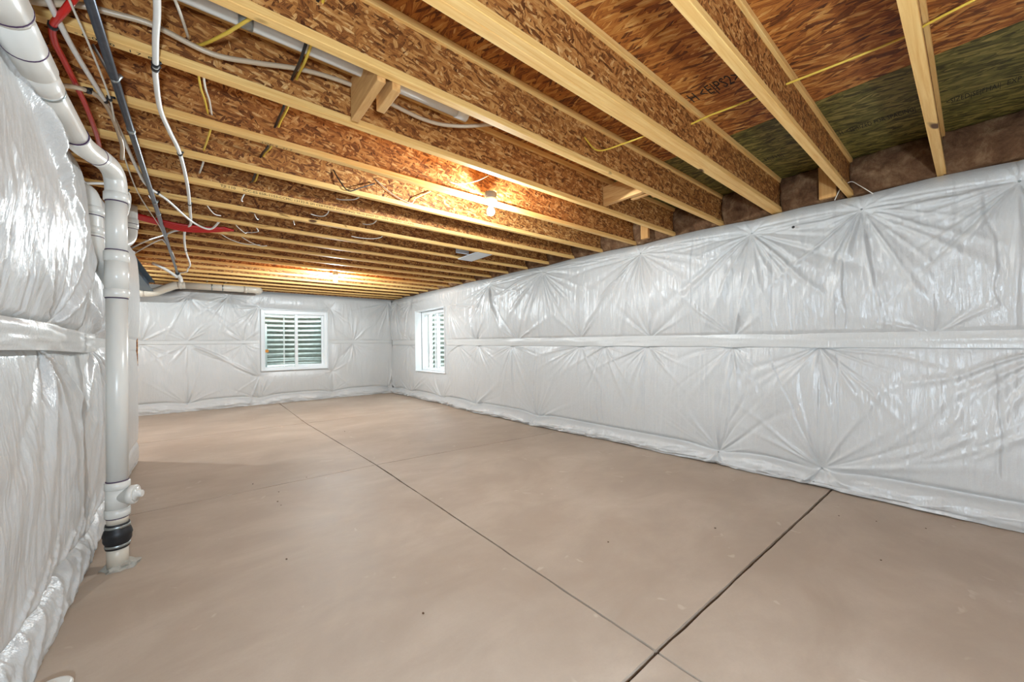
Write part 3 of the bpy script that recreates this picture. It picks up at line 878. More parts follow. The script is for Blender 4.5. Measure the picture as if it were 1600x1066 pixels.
# ------------------------------------------------------------------ windows
def window(name, label, P, w, h, wellname, welllabel, dr=.06):
    """P(u, d, z): u across, d depth outward, z up -> world"""
    root = empty(name, P(0, .06, 0)); base = Vector(P(0, .06, 0))
    setp(root, label, kind='structure')
    def bar(nm, u0, u1, d0, d1, z0, z1, mat='winpvc', par=root):
        bm = bmesh.new(); vs = box(bm, u0, u1, d0, d1, z0, z1, .003)
        for v in bm.verts: v.co = Vector(P(*v.co))-base
        bmesh.ops.recalc_face_normals(bm, faces=bm.faces)
        return link(nm, mesh_of(bm, nm), M[mat], par)
    fw = .060
    bar('frame_jamb', 0, fw, .0, .12, 0, h); bar('frame_jamb', w-fw, w, .0, .12, 0, h)
    bar('frame_head', fw, w-fw, .0, .12, h-fw-.02, h); bar('frame_sill', fw, w-fw, .0, .12, 0, fw)
    # deep jamb extensions through the wall
    bar('reveal', -.012, 0, -dr, .13, -.012, h+.012); bar('reveal', w, w+.012, -dr, .13, -.012, h+.012)
    bar('reveal', 0, w, -dr, .13, h, h+.012); bar('reveal', 0, w, -dr, .13, -.012, 0)
    m = w*.515
    # sliding sash (left) and fixed sash (right)
    s1 = empty('sash'); s1.parent = root
    a, b_ = fw, m+.03
    bar('stile', a, a+.012, .03, .06, fw, h-fw-.02, par=s1); bar('stile', b_-.062, b_, .025, .06, fw, h-fw-.02, par=s1)
    bar('rail', a+.012, b_-.062, .03, .06, fw, fw+.012, par=s1); bar('rail', a+.012, b_-.062, .03, .06, h-fw-.034, h-fw-.02, par=s1)
    bar('pane', a+.01, b_-.06, .043, .048, fw+.01, h-fw-.03, 'glass', s1)
    bar('latch', b_-.045, b_-.018, .010, .025, h*.44, h*.44+.06, par=s1)
    s2 = empty('sash'); s2.parent = root
    a, b_ = m-.03, w-fw
    bar('stile', a, a+.05, .07, .10, fw, h-fw-.02, par=s2); bar('stile', b_-.048, b_, .07, .10, fw, h-fw-.02, par=s2)
    bar('rail', a+.05, b_-.048, .07, .10, fw, fw+.045, par=s2); bar('rail', a+.05, b_-.048, .07, .10, h-fw-.055, h-fw-.02, par=s2)
    bar('pane', a+.048, b_-.046, .083, .088, fw+.04, h-fw-.05, 'glass', s2)
    bar('screen_bar', w*.325, w*.325+.028, .105, .118, fw, h-fw-.02)
    # corrugated well outside
    nu, nz = 56, 160
    bm = bmesh.new(); z0, z1 = -.28, h+.62
    vs = []
    for j in range(nz+1):
        z = z0+(z1-z0)*j/nz; rad = .016*math.sin(2*math.pi*z/.118)
        row = []
        for i in range(nu+1):
            a_ = math.pi*i/nu
            u = w/2-(w/2+.16+rad)*math.cos(a_); d = .36+(.78+rad)*math.sin(a_)
            row.append(bm.verts.new(P(u, d, z)))
        vs.append(row)
    for j in range(nz):
        for i in range(nu): bm.faces.new((vs[j][i], vs[j][i+1], vs[j+1][i+1], vs[j+1][i]))
    wl = link(wellname, mesh_of(bm), M['well'], smooth=True)
    sol = wl.modifiers.new('gauge', 'SOLIDIFY'); sol.thickness = .003
    setp(wl, welllabel, 'window well')
    bm = bmesh.new(); rs = random.Random(3)
    nn = 26
    cx = bm.verts.new(P(w/2, .33, -.05)); prev = None
    ring = [bm.verts.new(P(w/2-(w/2+.15)*math.cos(math.pi*i/nn), .30+.76*math.sin(math.pi*i/nn), -.06+rs.uniform(0, .03))) for i in range(nn+1)]
    for i in range(nn): bm.faces.new((cx, ring[i], ring[i+1]))
    g = link('gravel_bed', mesh_of(bm), M['gravel'], wl)
    return root, bar, wl
def P1(u, d, z): return (W1[0]+u, YB-.02+d, W1[2]+z)
r1, bar1, wl1 = window('window_1', 'white vinyl sliding window in the far wall', P1, W1[1]-W1[0], W1[3]-W1[2], 'window_well', 'corrugated galvanised window well outside the far wall window')
stk = lathe_obj('sticker', [(.036, 0), (.036, .002)], M['orange'], r1, 20, Vector((.105, -.02, .43)), (0, -1, 0))
# grey steel post of the well seen through the left pane
pst = bar1('mounting_flange', .055, .14, .30, .33, 0.0, 1.05, 'galv', r1)
def P2(u, d, z): return (XR-.02+d+.13, W2[1]-u, W2[2]+z)
r2, bar2, wl2 = window('window_2', 'white vinyl sliding window recessed in the right wall', P2, W2[1]-W2[0], W2[3]-W2[2], 'window_well', 'corrugated galvanised window well outside the right wall window', .17)

# ------------------------------------------------------------------ lamps
def lamp(x, y, label, gain=1.0):
    z = zb(y)
    r = empty('ceiling_lamp', (x, y, z)); setp(r, label, 'lamp', 'bare bulb lampholders under the joists')
    lathe_obj('junction_box', [(.050, .052), (.050, .002), (.047, -.002)], M['box'], r, 8)
    lathe_obj('lampholder', [(.056, -.002), (.058, -.010), (.050, -.022), (.030, -.034), (.023, -.046), (.020, -.046)], M['porcelain'], r, 28)
    lathe_obj('screw', [(.004, -.018), (.004, -.026)], M['galv'], r, 8, (.038, 0, 0))
    b = lathe_obj('bulb', [(.013, -.044), (.014, -.060), (.020, -.072), (.029, -.086), (.033, -.101), (.031, -.116), (.023, -.128), (.011, -.135), (.002, -.136)], M['bulb'], r, 20)
    point_light('filament', r, -.098, LAMP_POWER*gain, .022, (.83, .94, 1.0))
    return r
lamp(1.84, 2.49, 'lit bare bulb in a porcelain lampholder, nearer of the two')
lamp(1.80, 6.95, 'lit bare bulb in a porcelain lampholder, farther one near the far wall', 1.9)
lamp(-2.1, 7.6, 'added unseen bare bulb in a porcelain lampholder beyond the left partition', 1.9)  # unseen bulb, added to brighten the far wall

# fill light added behind the camera, standing in for a camera flash
wk = empty('added_fill_light', (-.10, -.75, 0)); setp(wk, 'added globe fill light on a black tripod behind the camera, in place of a flash', 'lamp')
for a in (.3, 2.4, 4.5):
    tube_obj('tripod_leg', [(0, 0, .50), (.42*math.cos(a), .42*math.sin(a), .011)], .011, M['black'], wk, 10, 0)
lathe_obj('pole', [(.014, .45), (.014, .97)], M['black'], wk, 14)
lathe_obj('socket', [(.03, .93), (.045, .99)], M['black'], wk, 18)
lathe_obj('globe', [(.1*math.cos(-1.1+2.65*i/8), 1.08+.1*math.sin(-1.1+2.65*i/8)) for i in range(9)], M['globe'], wk, 20)
point_light('light_source', wk, 1.08, FILL_LIGHT_POWER, .08, (.68, .85, 1.0))
# ------------------------------------------------------------------ drain stack
PX, PY, PR = -.368, 3.10, .0455
ds = empty('drain_stack', (0, 0, 0))
setp(ds, 'white plastic drain stack rising from the floor and turning overhead on the left', 'drain pipe')
def vpipe(name, z0, z1, r, mat='pvc', x=PX, y=PY, par=ds): return lathe_obj(name, [(r, z0), (r, z1)], M[mat], par, 28, (x, y, 0))
def hub(z0, z1, r=.054, x=PX, y=PY, name='hub', par=ds, mat='pvc'):
    return lathe_obj(name, [(r-.006, z0), (r, z0+.004), (r, z1-.004), (r-.006, z1)], M[mat], par, 28, (x, y, 0))
def ring(z, r=.0475, h=.005, x=PX, y=PY, mat='purple', par=ds, name='primer_ring'):
    return lathe_obj(name, [(r, z-h/2), (r+.0012, z), (r, z+h/2)], M[mat], par, 28, (x, y, 0))
vpipe('floor_stub', 0, .135, PR, 'pvc_old')
rc = lathe_obj('rubber_coupling', [(.050, .112), (.051, .118), (.051, .140), (.056, .146), (.060, .158), (.060, .178), (.063, .186), (.060, .200), (.056, .214), (.051, .222), (.051, .246), (.050, .250)], M['rubber'], ds, 28, (PX, PY, 0))
for zc in (.129, .234):
    lathe_obj('band_clamp', [(.052, zc-.007), (.0535, zc-.006), (.0535, zc+.006), (.052, zc+.007)], M['galv'], rc, 28, (PX, PY, 0))
vpipe('pipe', .245, .30, PR, 'pvc_old')
hub(.285, .335); ring(.283)
vpipe('cleanout_body', .33, .445, .050)
ct = lathe_obj('cleanout_outlet', [(.046, .0), (.046, .055), (.052, .057), (.052, .082), (.046, .084)], M['pvc'], ds, 24, (PX, PY, .400), (.93, -.36, 0))
lathe_obj('cleanout_plug', [(.040, .082), (.040, .090), (.020, .091), (.020, .112), (.018, .114)], M['pvc'], ct, 8, (PX, PY, .400), (.93, -.36, 0))
hub(.440, .485); ring(.488)
vpipe('riser', .47, 1.54, PR)
hub(1.525, 1.575); ring(1.522)
vpipe('wye_body', 1.57, 1.735, .051)
hub(1.73, 1.79); ring(1.795)
vpipe('riser', 1.78, 2.09, PR)
hub(2.075, 2.125); ring(2.072); 
OVP = [(-.42, -1.0, 2.21), (-.42, 1.0, 2.20), (-.42, 1.70, 2.185), (-.42, 2.06, 2.166), (-.417, 2.48, 2.156)]
tube_obj('overhead_pipe', OVP, .0435, M['pvc'], ds, 28, 0)
tube_obj('bend', [(-.417, 2.45, 2.156), (-.416, 2.52, 2.157), (-.412, 2.62, 2.172), (-.405, 2.74, 2.196), (-.398, 2.82, 2.212)], .046, M['pvc'], ds, 28)
tube_obj('elbow', [(-.399, 2.81, 2.210), (-.392, 2.90, 2.228), (-.383, 3.0, 2.238), (-.375, 3.07, 2.222), (-.370, 3.095, 2.178), (PX, PY, 2.11)], .0475, M['pvc'], ds, 28)
ovs = [Vector(p) for p in OVP]
def ov(y):
    for p, q in zip(ovs[:-1], ovs[1:]):
        if p.y <= y <= q.y: return p+(q-p)*((y-p.y)/(q.y-p.y))
    return ovs[-1]
def oring(y, r=.0475): tube_obj('primer_ring', [ov(y-.0025), ov(y+.0025)], r, M['purple'], ds, 28, 0)
def ohub(y0, y1, r=.054): tube_obj('hub', [ov(y0-.006), ov(y0), ov(y1), ov(y1+.006)], [r-.006, r, r, r-.006], M['pvc'], ds, 28, 0)
oring(2.44, .0472)
tube_obj('primer_ring', [(-.4035, 2.765, 2.2015), (-.403, 2.771, 2.2025)], .0482, M['purple'], ds, 28, 0)
ohub(1.96, 2.07, .046); ohub(1.72, 1.97, .0505); oring(1.855, .0515)
tube_obj('band_clamp', [ov(2.085), ov(2.098)], .0452, M['galv'], ds, 28, 0)
ohub(1.45, 1.70, .057); oring(1.69, .058)
# side branch joining the wye
tube_obj('branch_pipe', [(-.66, 3.42, 2.20), (-.55, 3.37, 2.19), (-.51, 3.335, 2.14), (-.498, 3.325, 2.04), (-.496, 3.325, 1.90), (-.478, 3.295, 1.80), (-.42, 3.21, 1.69), (PX, PY, 1.59)], .047, M['pvc'], ds, 26)
for z in (2.06, 1.94): hub(z-.02, z+.025, .0525, -.497, 3.325)
ring(2.03, .049, .005, -.497, 3.325); ring(1.905, .0485, .004, -.496, 3.325)
# mortar collar
bm = bmesh.new(); rs = random.Random(5)
bmesh.ops.create_icosphere(bm, subdivisions=3, radius=1)
for v in bm.verts:
    n = 1+rs.uniform(-.22, .22); v.co = Vector((PX+.018+v.co.x*.078*n, PY-.002+v.co.y*.070*n, max(-.004, v.co.z*.032*n)))
link('mortar_collar', mesh_of(bm), M['mortar'], ds)

d3 = empty('vent_pipe', (0, 0, 0)); setp(d3, 'short white plastic pipe elbow behind the drain stack, purple ring', 'drain pipe')
tube_obj('pipe', [(-.452, 4.5, 2.45), (-.452, 4.5, 2.30), (-.454, 4.49, 2.20), (-.475, 4.44, 2.13), (-.53, 4.33, 2.07), (-.60, 4.2, 2.02)], .044, M['pvc'], d3, 24)
hub(2.26, 2.34, .050, -.452, 4.5, par=d3); ring(2.29, .0515, .004, -.452, 4.5, par=d3); ring(2.25, .046, .005, -.452, 4.5, par=d3)

# ------------------------------------------------------------------ white drain line on the far wall
bp = empty('wall_drain', (0, 0, 0)); setp(bp, 'white plastic drain pipe running under the last joists along the far wall', 'drain pipe')
PB = [(-1.30, 9.55, 2.262), (-.95, 9.55, 2.27), (-.68, 9.55, 2.29), (-.50, 9.55, 2.38), (-.36, 9.55, 2.452), (-.22, 9.55, 2.468)]
tube_obj('offset', PB, .072, M['pvc_old'], bp, 22)
tube_obj('pipe', [(-.24, 9.55, 2.467), (.3, 9.55, 2.467), (.78, 9.55, 2.468)], .070, M['pvc_old'], bp, 22, 0)
tube_obj('end_elbow', [(.76, 9.55, 2.468), (.86, 9.55, 2.468), (.935, 9.575, 2.468), (.96, 9.65, 2.468), (.96, 9.80, 2.468)], .074, M['pvc_old'], bp, 22)
for x in (-.30, .73): tube_obj('hub', [(x-.03, 9.55, 2.467), (x+.03, 9.55, 2.467)], .078, M['pvc_old'], bp, 22, 0)
tube_obj('hub', [(-.84, 9.55, 2.276), (-.79, 9.55, 2.28)], .079, M['pvc_old'], bp, 22, 0)
for x in (.17, .34): tube_obj('pipe_strap', [(x, 9.55, 2.467), (x+.02, 9.55, 2.467)], .0735, M['galv'], bp, 22, 0)
for x, dx in ((.10, .02), (.36, .10)):
    tube_obj('hanger_strap', [(x, 9.50, 2.53), (x+dx, 9.40, 2.60)], .010, M['galv'], bp, 6, 0, .3)

# ------------------------------------------------------------------ steel beam
sb = empty('steel_beam', (-.745, 6.0, 0)); setp(sb, 'blue grey painted steel beam under the joists beyond the left wall', 'beam')
def bpiece(nm, x0, x1, zl, zh):
    bm = bmesh.new(); vs = box(bm, x0, x1, .06, 3.80, 0, 1)
    for v in vs: v.co.z = (zl if v.co.z < .5 else zh)+.014*(v.co.y+6.0-8.0)
    link(nm, mesh_of(bm), M['beam'], sb)
bpiece('bottom_flange', -.085, .085, 2.285, 2.297); bpiece('top_flange', -.085, .085, 2.482, 2.494); bpiece('web', -.005, .005, 2.297, 2.482)

# ------------------------------------------------------------------ conduit
cd = empty('conduit', (0, 0, 0)); setp(cd, 'dark metal conduit pipe running under the joists on the left', 'conduit')
def cz(y): return zb(y)-.042
tube_obj('pipe', [(-.272, .4, cz(.4)), (-.278, 3.3, cz(3.3)), (-.280, 8.15, cz(8.15))], .0152, M['steel_dark'], cd, 16, 0)
for y in (2.79, 4.45, 5.3, 6.2, 7.4):
    tube_obj('coupling', [(-.277, y-.012, cz(y)), (-.277, y+.012, cz(y))], .0178, M['galv'], cd, 16, 0)
tube_obj('end_elbow', [(-.28, 8.10, cz(8.1)), (-.275, 8.35, cz(8.3)), (-.262, 8.52, cz(8.5)-.01), (-.25, 8.56, cz(8.5)-.07)], .030, M['pvc'], cd, 14)
tube_obj('connector', [(-.28, 8.02, cz(8)), (-.28, 8.12, cz(8.1))], .027, M['black'], cd, 14, 0)
for y in (2.28, 4.1):
    for k in range(1):
        tube_obj('hanger_strap', [(-.335, y-.02, cz(y)+.10), (-.300, y, cz(y)+.03), (-.277, y, cz(y)-.016), (-.255, y, cz(y)+.02)], .009, M['galv'], cd, 6, 4, .2)

# ------------------------------------------------------------------ plastic water lines
def line(name, pts, r, mat, label, cat, group=None, seg=10, sm=6, clips=(), clip_r=None):
    root = tube_obj(name, pts, r, M[mat], None, seg, sm)
    setp(root, label, cat, group)
    path = smooth_path(pts, sm)
    for y in clips:
        k = min(range(1, len(path)-1), key=lambda i: abs(path[i].y-y))
        d = (path[k+1]-path[k-1]).normalized()
        tube_obj('clip', [path[k]-d*.009, path[k]+d*.009], (clip_r or r*1.32), M['black'], root, 12, 0)
        tube_obj('clip_nail', [path[k]+Vector((-.012, 0, .008)), path[k]+Vector((.018, 0, .012))], .006, M['black'], root, 6, 0)
    return root
line('water_line', [(-.095, 1.30, 2.386), (-.107, 1.707, 2.389), (-.125, 1.928, 2.392), (-.137, 2.106, 2.394), (-.144, 2.208, 2.396), (-.147, 2.498, 2.400), (-.124, 2.732, 2.403), (-.091, 3.018, 2.407), (-.068, 3.6, 2.415), (-.064, 4.288, 2.425), (-.067, 4.746, 2.431), (-.100, 4.90, 2.433), (-.115, 4.995, 2.435), (-.133, 5.526, 2.442), (-.134, 6.295, 2.453), (-.111, 7.182, 2.466), (-.150, 7.7, 2.474), (-.165, 7.96, 2.476), (-.26, 8.2, 2.48)],
     .0105, 'pex', 'white plastic water line snaking under the joists, black clips, right of the conduit', 'water pipe', None, 12, 6, (2.106, 2.14, 3.018, 4.1, 5.03, 6.2, 7.5))
line('water_line', [(-.40, 1.2, 2.372), (-.388, 1.757, 2.380), (-.383, 1.916, 2.382), (-.373, 2.183, 2.386), (-.341, 2.552, 2.391), (-.329, 2.834, 2.395), (-.312, 3.439, 2.403), (-.286, 3.772, 2.408), (-.196, 4.034, 2.411), (-.056, 4.574, 2.412), (.077, 4.774, 2.415), (.155, 4.60, 2.47)],
     .0092, 'pex', 'white plastic water line crossing behind the conduit toward the red tubing', 'water pipe', None, 12, 6, (2.56, 3.9))
line('thin_cable', [(-.34, 1.3, 2.36), (-.325, 1.848, 2.366), (-.317, 2.089, 2.369), (-.315, 2.489, 2.375), (-.339, 2.928, 2.381), (-.354, 3.897, 2.395), (-.296, 4.95, 2.409), (-.287, 5.879, 2.43)],
     .0038, 'white_cable', 'thin white cable strung under the joists left of the conduit', 'cable', None, 8, 6, (2.5,), .008)
line('water_line', [(-.25, 1.82, 2.46), (-.294, 1.844, 2.42), (-.355, 1.949, 2.382), (-.401, 2.061, 2.384), (-.418, 2.168, 2.385), (-.417, 2.292, 2.387), (-.416, 2.542, 2.391), (-.420, 2.763, 2.394), (-.435, 3.065, 2.398), (-.47, 3.4, 2.42)],
     .0105, 'red', 'red plastic water line curving between the drain pipe and the white line', 'water pipe', None, 12, 6, (2.06,))
line('water_line', [(-.55, 1.96, 2.40), (-.435, 1.985, 2.40), (-.34, 2.0, 2.452), (-.239, 2.0, 2.472), (-.135, 2.0, 2.484), (.04, 2.0, 2.458), (.196, 2.0, 2.492), (.40, 2.0, 2.548), (.638, 2.0, 2.566), (1.0, 1.99, 2.53), (1.2, 1.93, 2.535), (1.36, 1.80, 2.545), (1.52, 1.66, 2.55)],
     .0105, 'pex_clear', 'translucent tan plastic tube bowed through the joist bay', 'water pipe', None, 12, 6)
line('water_line', [(-.60, 2.40, 2.30), (-.47, 2.42, 2.34), (-.40, 2.45, 2.368), (-.355, 2.52, 2.385), (-.335, 2.66, 2.385), (-.33, 2.95, 2.37), (-.345, 3.10, 2.33)],
     .0095, 'pex_clear', 'pale tube hooking over the joist beside the drain pipe', 'water pipe', None, 12, 6, (2.47,))
line('water_line', [(-.58, 3.6, 2.30), (-.46, 3.62, 2.33), (-.385, 3.64, 2.31), (-.372, 3.66, 2.25), (-.40, 3.68, 2.12), (-.45, 3.7, 2.02)],
     .0085, 'pex', 'pale tube looping down behind the drain stack', 'water pipe', None, 12, 6, (3.641,))
line('water_line', [(-.62, 6.30, 2.445), (-.45, 5.78, 2.44), (-.298, 5.384, 2.43), (-.20, 5.12, 2.43), (-.113, 4.99, 2.428)],
     .0085, 'pex', 'white tube running diagonally under joists past the conduit', 'water pipe')
line('water_line', [(-.65, 6.72, 2.446), (-.50, 6.18, 2.443), (-.338, 5.639, 2.434), (-.30, 5.75, 2.435), (-.27, 6.3, 2.445), (-.262, 6.9, 2.47)],
     .0070, 'pex', 'second thinner white tube running diagonally under joists past the conduit', 'water pipe')
# white pipe inside the fourth bay
wp = empty('bay_pipe', (0, 0, 0)); setp(wp, 'long white plastic pipe inside the joist bay above the wooden blocks', 'drain pipe')
tube_obj('pipe', [(-.62, 1.83, 2.540), (.4, 1.84, 2.553), (1.19, 1.85, 2.563)], .033, M['pvc'], wp, 18, 0)
tube_obj('coupling', [(.12, 1.837, 2.549), (.17, 1.837, 2.550)], .0365, M['galv'], wp, 18, 0)
tube_obj('coupling', [(1.13, 1.849, 2.562), (1.20, 1.85, 2.563)], .0365, M['pvc'], wp, 18, 0)
# red tubing sagging between joists
rb = empty('red_tubing', (0, 0, 0)); setp(rb, 'sagging bundle of red plastic tubing slung between two far joists', 'water pipe')
for k in range(7):
    dz = -.004*k; dy = .020*(k-3)
    tube_obj('tube', [(-.56-.02*k, 4.80+dy, 2.475), (-.36, 4.86+dy*.9, 2.450+dz*.5), (-.14, 4.90+dy, 2.435+dz), (.06, 4.88+dy*.8, 2.440+dz*.6), (.20+.012*k, 4.84+dy*.4, 2.462)], .0115, M['redfilm'], rb, 10)
bm = bmesh.new()
tube(bm, smooth_path([(-.52, 4.86, 2.462), (-.30, 4.90, 2.440), (-.06, 4.92, 2.424), (.12, 4.90, 2.440), (.22, 4.87, 2.458)], 8), [.03+.03*math.sin(math.pi*i/32) for i in range(33)], 16, True, .16)
bmesh.ops.recalc_face_normals(bm, faces=bm.faces)
link('sleeve', mesh_of(bm), M['redfilm'], rb, True)
# white torn wrap beside the conduit
line('foam_scrap', [(-.52, 7.35, 2.46), (-.46, 7.40, 2.44), (-.38, 7.55, 2.41), (-.31, 7.8, 2.385), (-.29, 8.0, 2.385)], .020, 'vinyl_flap', 'white wrap scrap hanging beside the far end of the conduit', 'pipe wrap', None, 10, 6)

# ------------------------------------------------------------------ electrical cables in the bays
def cable(pts, mat, label, r=.0048, sm=6, flat=1.0, name='electrical_cable', group='loose cables between the joists'):
    o = tube_obj(name, pts, r, M[mat], None, 8, sm, flat); setp(o, label, 'cable', group); return o
cable([(.385, 1.0, 2.60), (.378, 1.598, 2.585), (.372, 1.70, 2.53), (.366, 1.853, 2.50), (.372, 2.105, 2.55), (.366, 2.30, 2.51), (.364, 2.554, 2.54), (.35, 2.8, 2.50), (.341, 3.072, 2.55), (.33, 3.4, 2.50), (.325, 3.55, 2.53)], 'yellow', 'yellow cable threaded through the joist webs beside a black one', .0060)
cable([(.367, 1.0, 2.60), (.360, 1.598, 2.58), (.352, 1.70, 2.525), (.346, 1.853, 2.49), (.352, 2.105, 2.54), (.346, 2.30, 2.50), (.346, 2.554, 2.53), (.333, 2.8, 2.495), (.325, 3.072, 2.54), (.31, 3.4, 2.49), (.305, 3.55, 2.52)], 'blackcable', 'black cable threaded through the joist webs beside a yellow one', .0065)
cable([(.17, 1.62, 2.43), (.15, 1.66, 2.436), (.08, 1.86, 2.47), (.009, 2.05, 2.511), (-.02, 2.1, 2.53)], 'yellow', 'flat yellow cable slanting across the bay beneath the white pipe', .0062)
cable([(-.006, 2.13, 2.47), (.005, 2.25, 2.44), (.022, 2.42, 2.47), (.036, 2.59, 2.49)], 'yellow', 'short yellow cable dropping in the bay left of the stapled pair', .0048)
cable([(.012, 2.13, 2.47), (.022, 2.25, 2.445), (.040, 2.42, 2.475), (.052, 2.59, 2.49)], 'white_cable', 'short white cable dropping in the bay next to a yellow one', .0045)
cable([(.055, 2.64, 2.50), (.051, 2.70, 2.47), (.035, 2.85, 2.455), (.02, 3.04, 2.47)], 'yellow', 'stapled yellow cable end in the sixth bay', .0050)
cable([(.025, 3.12, 2.50), (.02, 3.2, 2.46), (.01, 3.3, 2.455), (.0, 3.5, 2.49)], 'white_cable', 'stapled pale cable end in the seventh bay', .0055)
cable([(-.075, 1.62, 2.40), (-.069, 1.68, 2.42), (-.05, 1.86, 2.47), (-.032, 2.06, 2.524)], 'white_cable', 'white cable running up across the bay beside the white water line', .0055)
cable([(2.385, 1.15, 2.59), (2.40, 1.0, 2.60), (2.422, .858, 2.60), (2.433, .654, 2.60), (2.473, .358, 2.60), (2.489, .174, 2.60), (2.462, .08, 2.60), (2.43, -.145, 2.60), (2.42, -.40, 2.60)], 'yellow', 'long yellow cable crossing the right bays under the subfloor', .0058)
cable([(1.955, 1.61, 2.60), (1.963, 1.60, 2.575), (1.968, 1.5, 2.455), (1.983, 1.32, 2.43), (2.04, 1.20, 2.45), (2.07, 1.16, 2.49)], 'yellow', 'pale yellow cable sagging across the bay beside the doubled joist', .0048)
cable([(1.478, 2.56, 2.515), (1.514, 2.55, 2.492), (1.58, 2.545, 2.490), (1.66, 2.54, 2.480), (1.75, 2.52, 2.455), (1.80, 2.50, 2.440)], 'white_cable', 'white cable feeding the nearer bulb', .0052)
cable([(1.53, 2.56, 2.50), (1.60, 2.53, 2.50), (1.70, 2.48, 2.53), (1.76, 2.40, 2.56)], 'pex_clear', 'tan cable looping above the nearer bulb', .0048)
cable([(.79, 3.08, 2.58), (.83, 3.06, 2.50), (.89, 3.05, 2.435), (.98, 3.05, 2.48), (1.10, 3.06, 2.55)], 'blackcable', 'dark hooked cable hanging on the seventh joist web, left one', .0045)
cable([(1.10, 3.08, 2.60), (1.24, 3.06, 2.50), (1.40, 3.05, 2.455), (1.45, 3.05, 2.51), (1.60, 3.06, 2.61)], 'pex_clear', 'tan hooked cable hanging on the seventh joist web, right one', .0042)
tails = [([(.05, 4.09, 2.455), (.055, 4.12, 2.44), (.10, 4.27, 2.43), (.149, 4.38, 2.455)], 'pale cable tail bent in the bay right of the red tubing'),
         ([(.38, 4.10, 2.46), (.392, 4.15, 2.44), (.42, 4.25, 2.44), (.438, 4.32, 2.47)], 'small curved cable tail two bays beyond the lettered joist'),
         ([(.69, 4.09, 2.46), (.70, 4.14, 2.44), (.72, 4.22, 2.44), (.73, 4.28, 2.46)], 'straight stub of cable right of the small curved tail'),
         ([(.89, 3.62, 2.45), (.89, 3.68, 2.435), (.875, 3.76, 2.43), (.83, 3.80, 2.435), (.78, 3.80, 2.44)], 'hooked cable tail just behind the lettered joist, left one'),
         ([(1.32, 3.62, 2.45), (1.31, 3.70, 2.432), (1.28, 3.78, 2.435), (1.25, 3.83, 2.45)], 'straight cable stub just behind the lettered joist, right one'),
         ([(.27, 4.60, 2.46), (.30, 4.66, 2.44), (.36, 4.78, 2.43), (.385, 4.83, 2.45), (.43, 4.80, 2.45), (.47, 4.72, 2.45), (.44, 4.60, 2.46)], 'looped cable tail at the right end of the red tubing'),
         ([(1.56, 4.10, 2.46), (1.55, 4.16, 2.44), (1.48, 4.24, 2.432), (1.36, 4.30, 2.437), (1.28, 4.30, 2.44)], 'long hooked cable tail near the middle of the ceiling'),
         ([(.16, 5.10, 2.47), (.26, 5.2, 2.44), (.40, 5.3, 2.432), (.55, 5.32, 2.45)], 'drooping pair of cable tails beyond the red tubing, upper'),
         ([(.34, 5.10, 2.47), (.44, 5.22, 2.445), (.55, 5.33, 2.44), (.62, 5.36, 2.46)], 'drooping pair of cable tails beyond the red tubing, lower'),
         ([(.28, 3.62, 2.455), (.265, 3.66, 2.435), (.262, 3.75, 2.43), (.275, 3.82, 2.445)], 'curled cable tail below the printed letters near their left end'),
         ([(.70, 3.12, 2.50), (.69, 3.2, 2.48), (.71, 3.28, 2.50), (.735, 3.22, 2.53), (.71, 3.13, 2.53)], 'looped white cable above the printed letters'),
         ([(1.02, 3.12, 2.46), (.99, 3.22, 2.445), (.93, 3.36, 2.47), (.90, 3.42, 2.49)], 'white cable tail reaching the sheet metal clip above the letters')]
for k, (p, lab) in enumerate(tails): cable(p, 'white_cable', lab, .0045)
cable([(3.99, .70, 2.36), (3.985, .66, 2.44), (3.985, .60, 2.475), (3.98, .55, 2.43), (3.97, .47, 2.335)], 'white_cable', 'thin white wire arching over the blanket at the second joist end', .0030)

# cable clip hardware and plates
vp = empty('duct_plate', (0, 0, 0)); setp(vp, 'shiny sheet metal plate bridging two far joists near the right wall', 'duct plate')
yA, yBp = .127+SP*8, .127+SP*9
bm = bmesh.new()
vs = box(bm, 2.80, 3.02, yA+.0, yBp+.0, 2.436, 2.440); link('plate', mesh_of(bm), M['sheet'], vp)
for x in (2.80, 3.02):
    box_obj('edge_fold', x-.004, x+.004, yA, yBp, 2.436, 2.452, M['sheet'], vp)
box_obj('duct_side', 2.60, 2.80, yA+.22, yA+.225, 2.45, 2.70, M['sheet'], vp)

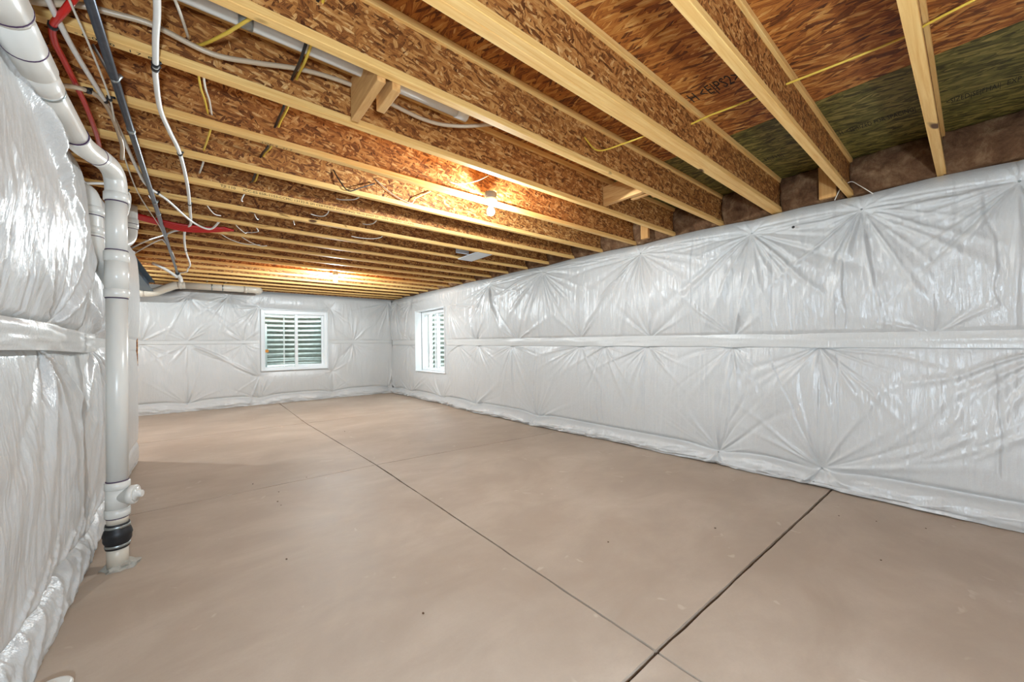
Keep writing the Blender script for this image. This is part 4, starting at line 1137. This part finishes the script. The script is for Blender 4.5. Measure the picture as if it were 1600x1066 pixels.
# ------------------------------------------------------------------ wooden blocking
def block(label, x0, x1, y0, y1, z0, z1, mat='lumber_x', rot=None, name='wood_block'):
    cx, cy, cz_ = (x0+x1)/2, (y0+y1)/2, (z0+z1)/2
    o = box_obj(name, x0-cx, x1-cx, y0-cy, y1-cy, z0-cz_, z1-cz_, M[mat], None, .002)
    o.location = (cx, cy, cz_)
    if rot: o.rotation_euler = rot
    setp(o, label, 'wood block', 'blocking between joists'); return o
yD, yE = .127+SP*3, .127+SP*4
block('longer wooden block standing in the bay below the white pipe, left of two', .602, .640, yD+FW/2+.002, 2.01, 2.388, 2.60)
block('shorter wooden block in the bay below the white pipe, right of two', .670, .708, yD+FW/2+.002, yD+.225, 2.375, 2.53)
block('long flat wooden block between joists right of the nearer bulb', 2.78, 2.818, yD+FW/2+.002, yE-FW/2-.002, 2.452, 2.62)
block('short wooden block nailed beside the long one right of the nearer bulb', 2.86, 2.898, yD+FW/2+.002, yD+.24, 2.455, 2.61)
block('third small wooden block touching the fourth joist near the pair', 2.98, 3.018, yD+FW/2+.002, yD+.12, 2.47, 2.60)
block('upright stud stub against the second joist end in the right bay', 3.985, 4.02, .69, .80, 2.394, 2.66, 'lumber', name='stud_stub')
block('upright stud stub between joist ends under the fifth joist', 3.93, 3.97, 2.33, 2.42, 2.42, 2.60, 'lumber', name='stud_stub')

# ------------------------------------------------------------------ floor bits
lid = empty('white_cap', (-.418, 2.098, 0)); setp(lid, 'white plastic cap lying on the floor at the lower left edge of the frame', 'cap')
lathe_obj('rim', [(.052, 0), (.056, .006), (.056, .026), (.052, .032), (.044, .034)], M['pvc'], lid, 30)
lathe_obj('knob', [(.016, .034), (.016, .042), (.013, .044)], M['pvc'], lid, 6)
rs = random.Random(9)
crumbs = [(.36, 4.16), (.77, 4.03), (.51, 3.78), (.47, 3.55), (.48, 3.45), (1.62, 5.85), (1.35, 4.7), (.38, 2.55), (2.60, 1.10), (3.42, .62), (3.50, .44), (1.93, 1.45), (2.9, .35), (3.6, .22), (.78, 1.62)]
for k, (x, y) in enumerate(crumbs):
    bm = bmesh.new(); bmesh.ops.create_icosphere(bm, subdivisions=1, radius=1)
    s = rs.uniform(.004, .008)
    for v in bm.verts: v.co = Vector((v.co.x*s*rs.uniform(.7, 1.4), v.co.y*s*rs.uniform(.7, 1.4), (v.co.z+.9)*s*.5*rs.uniform(.8, 1.1)))
    o = link('debris_crumb', mesh_of(bm), M['debris'], None, False, (x, y, .001))
    setp(o, 'small brown crumb of debris lying on the concrete floor', 'debris', 'debris crumbs on the floor')
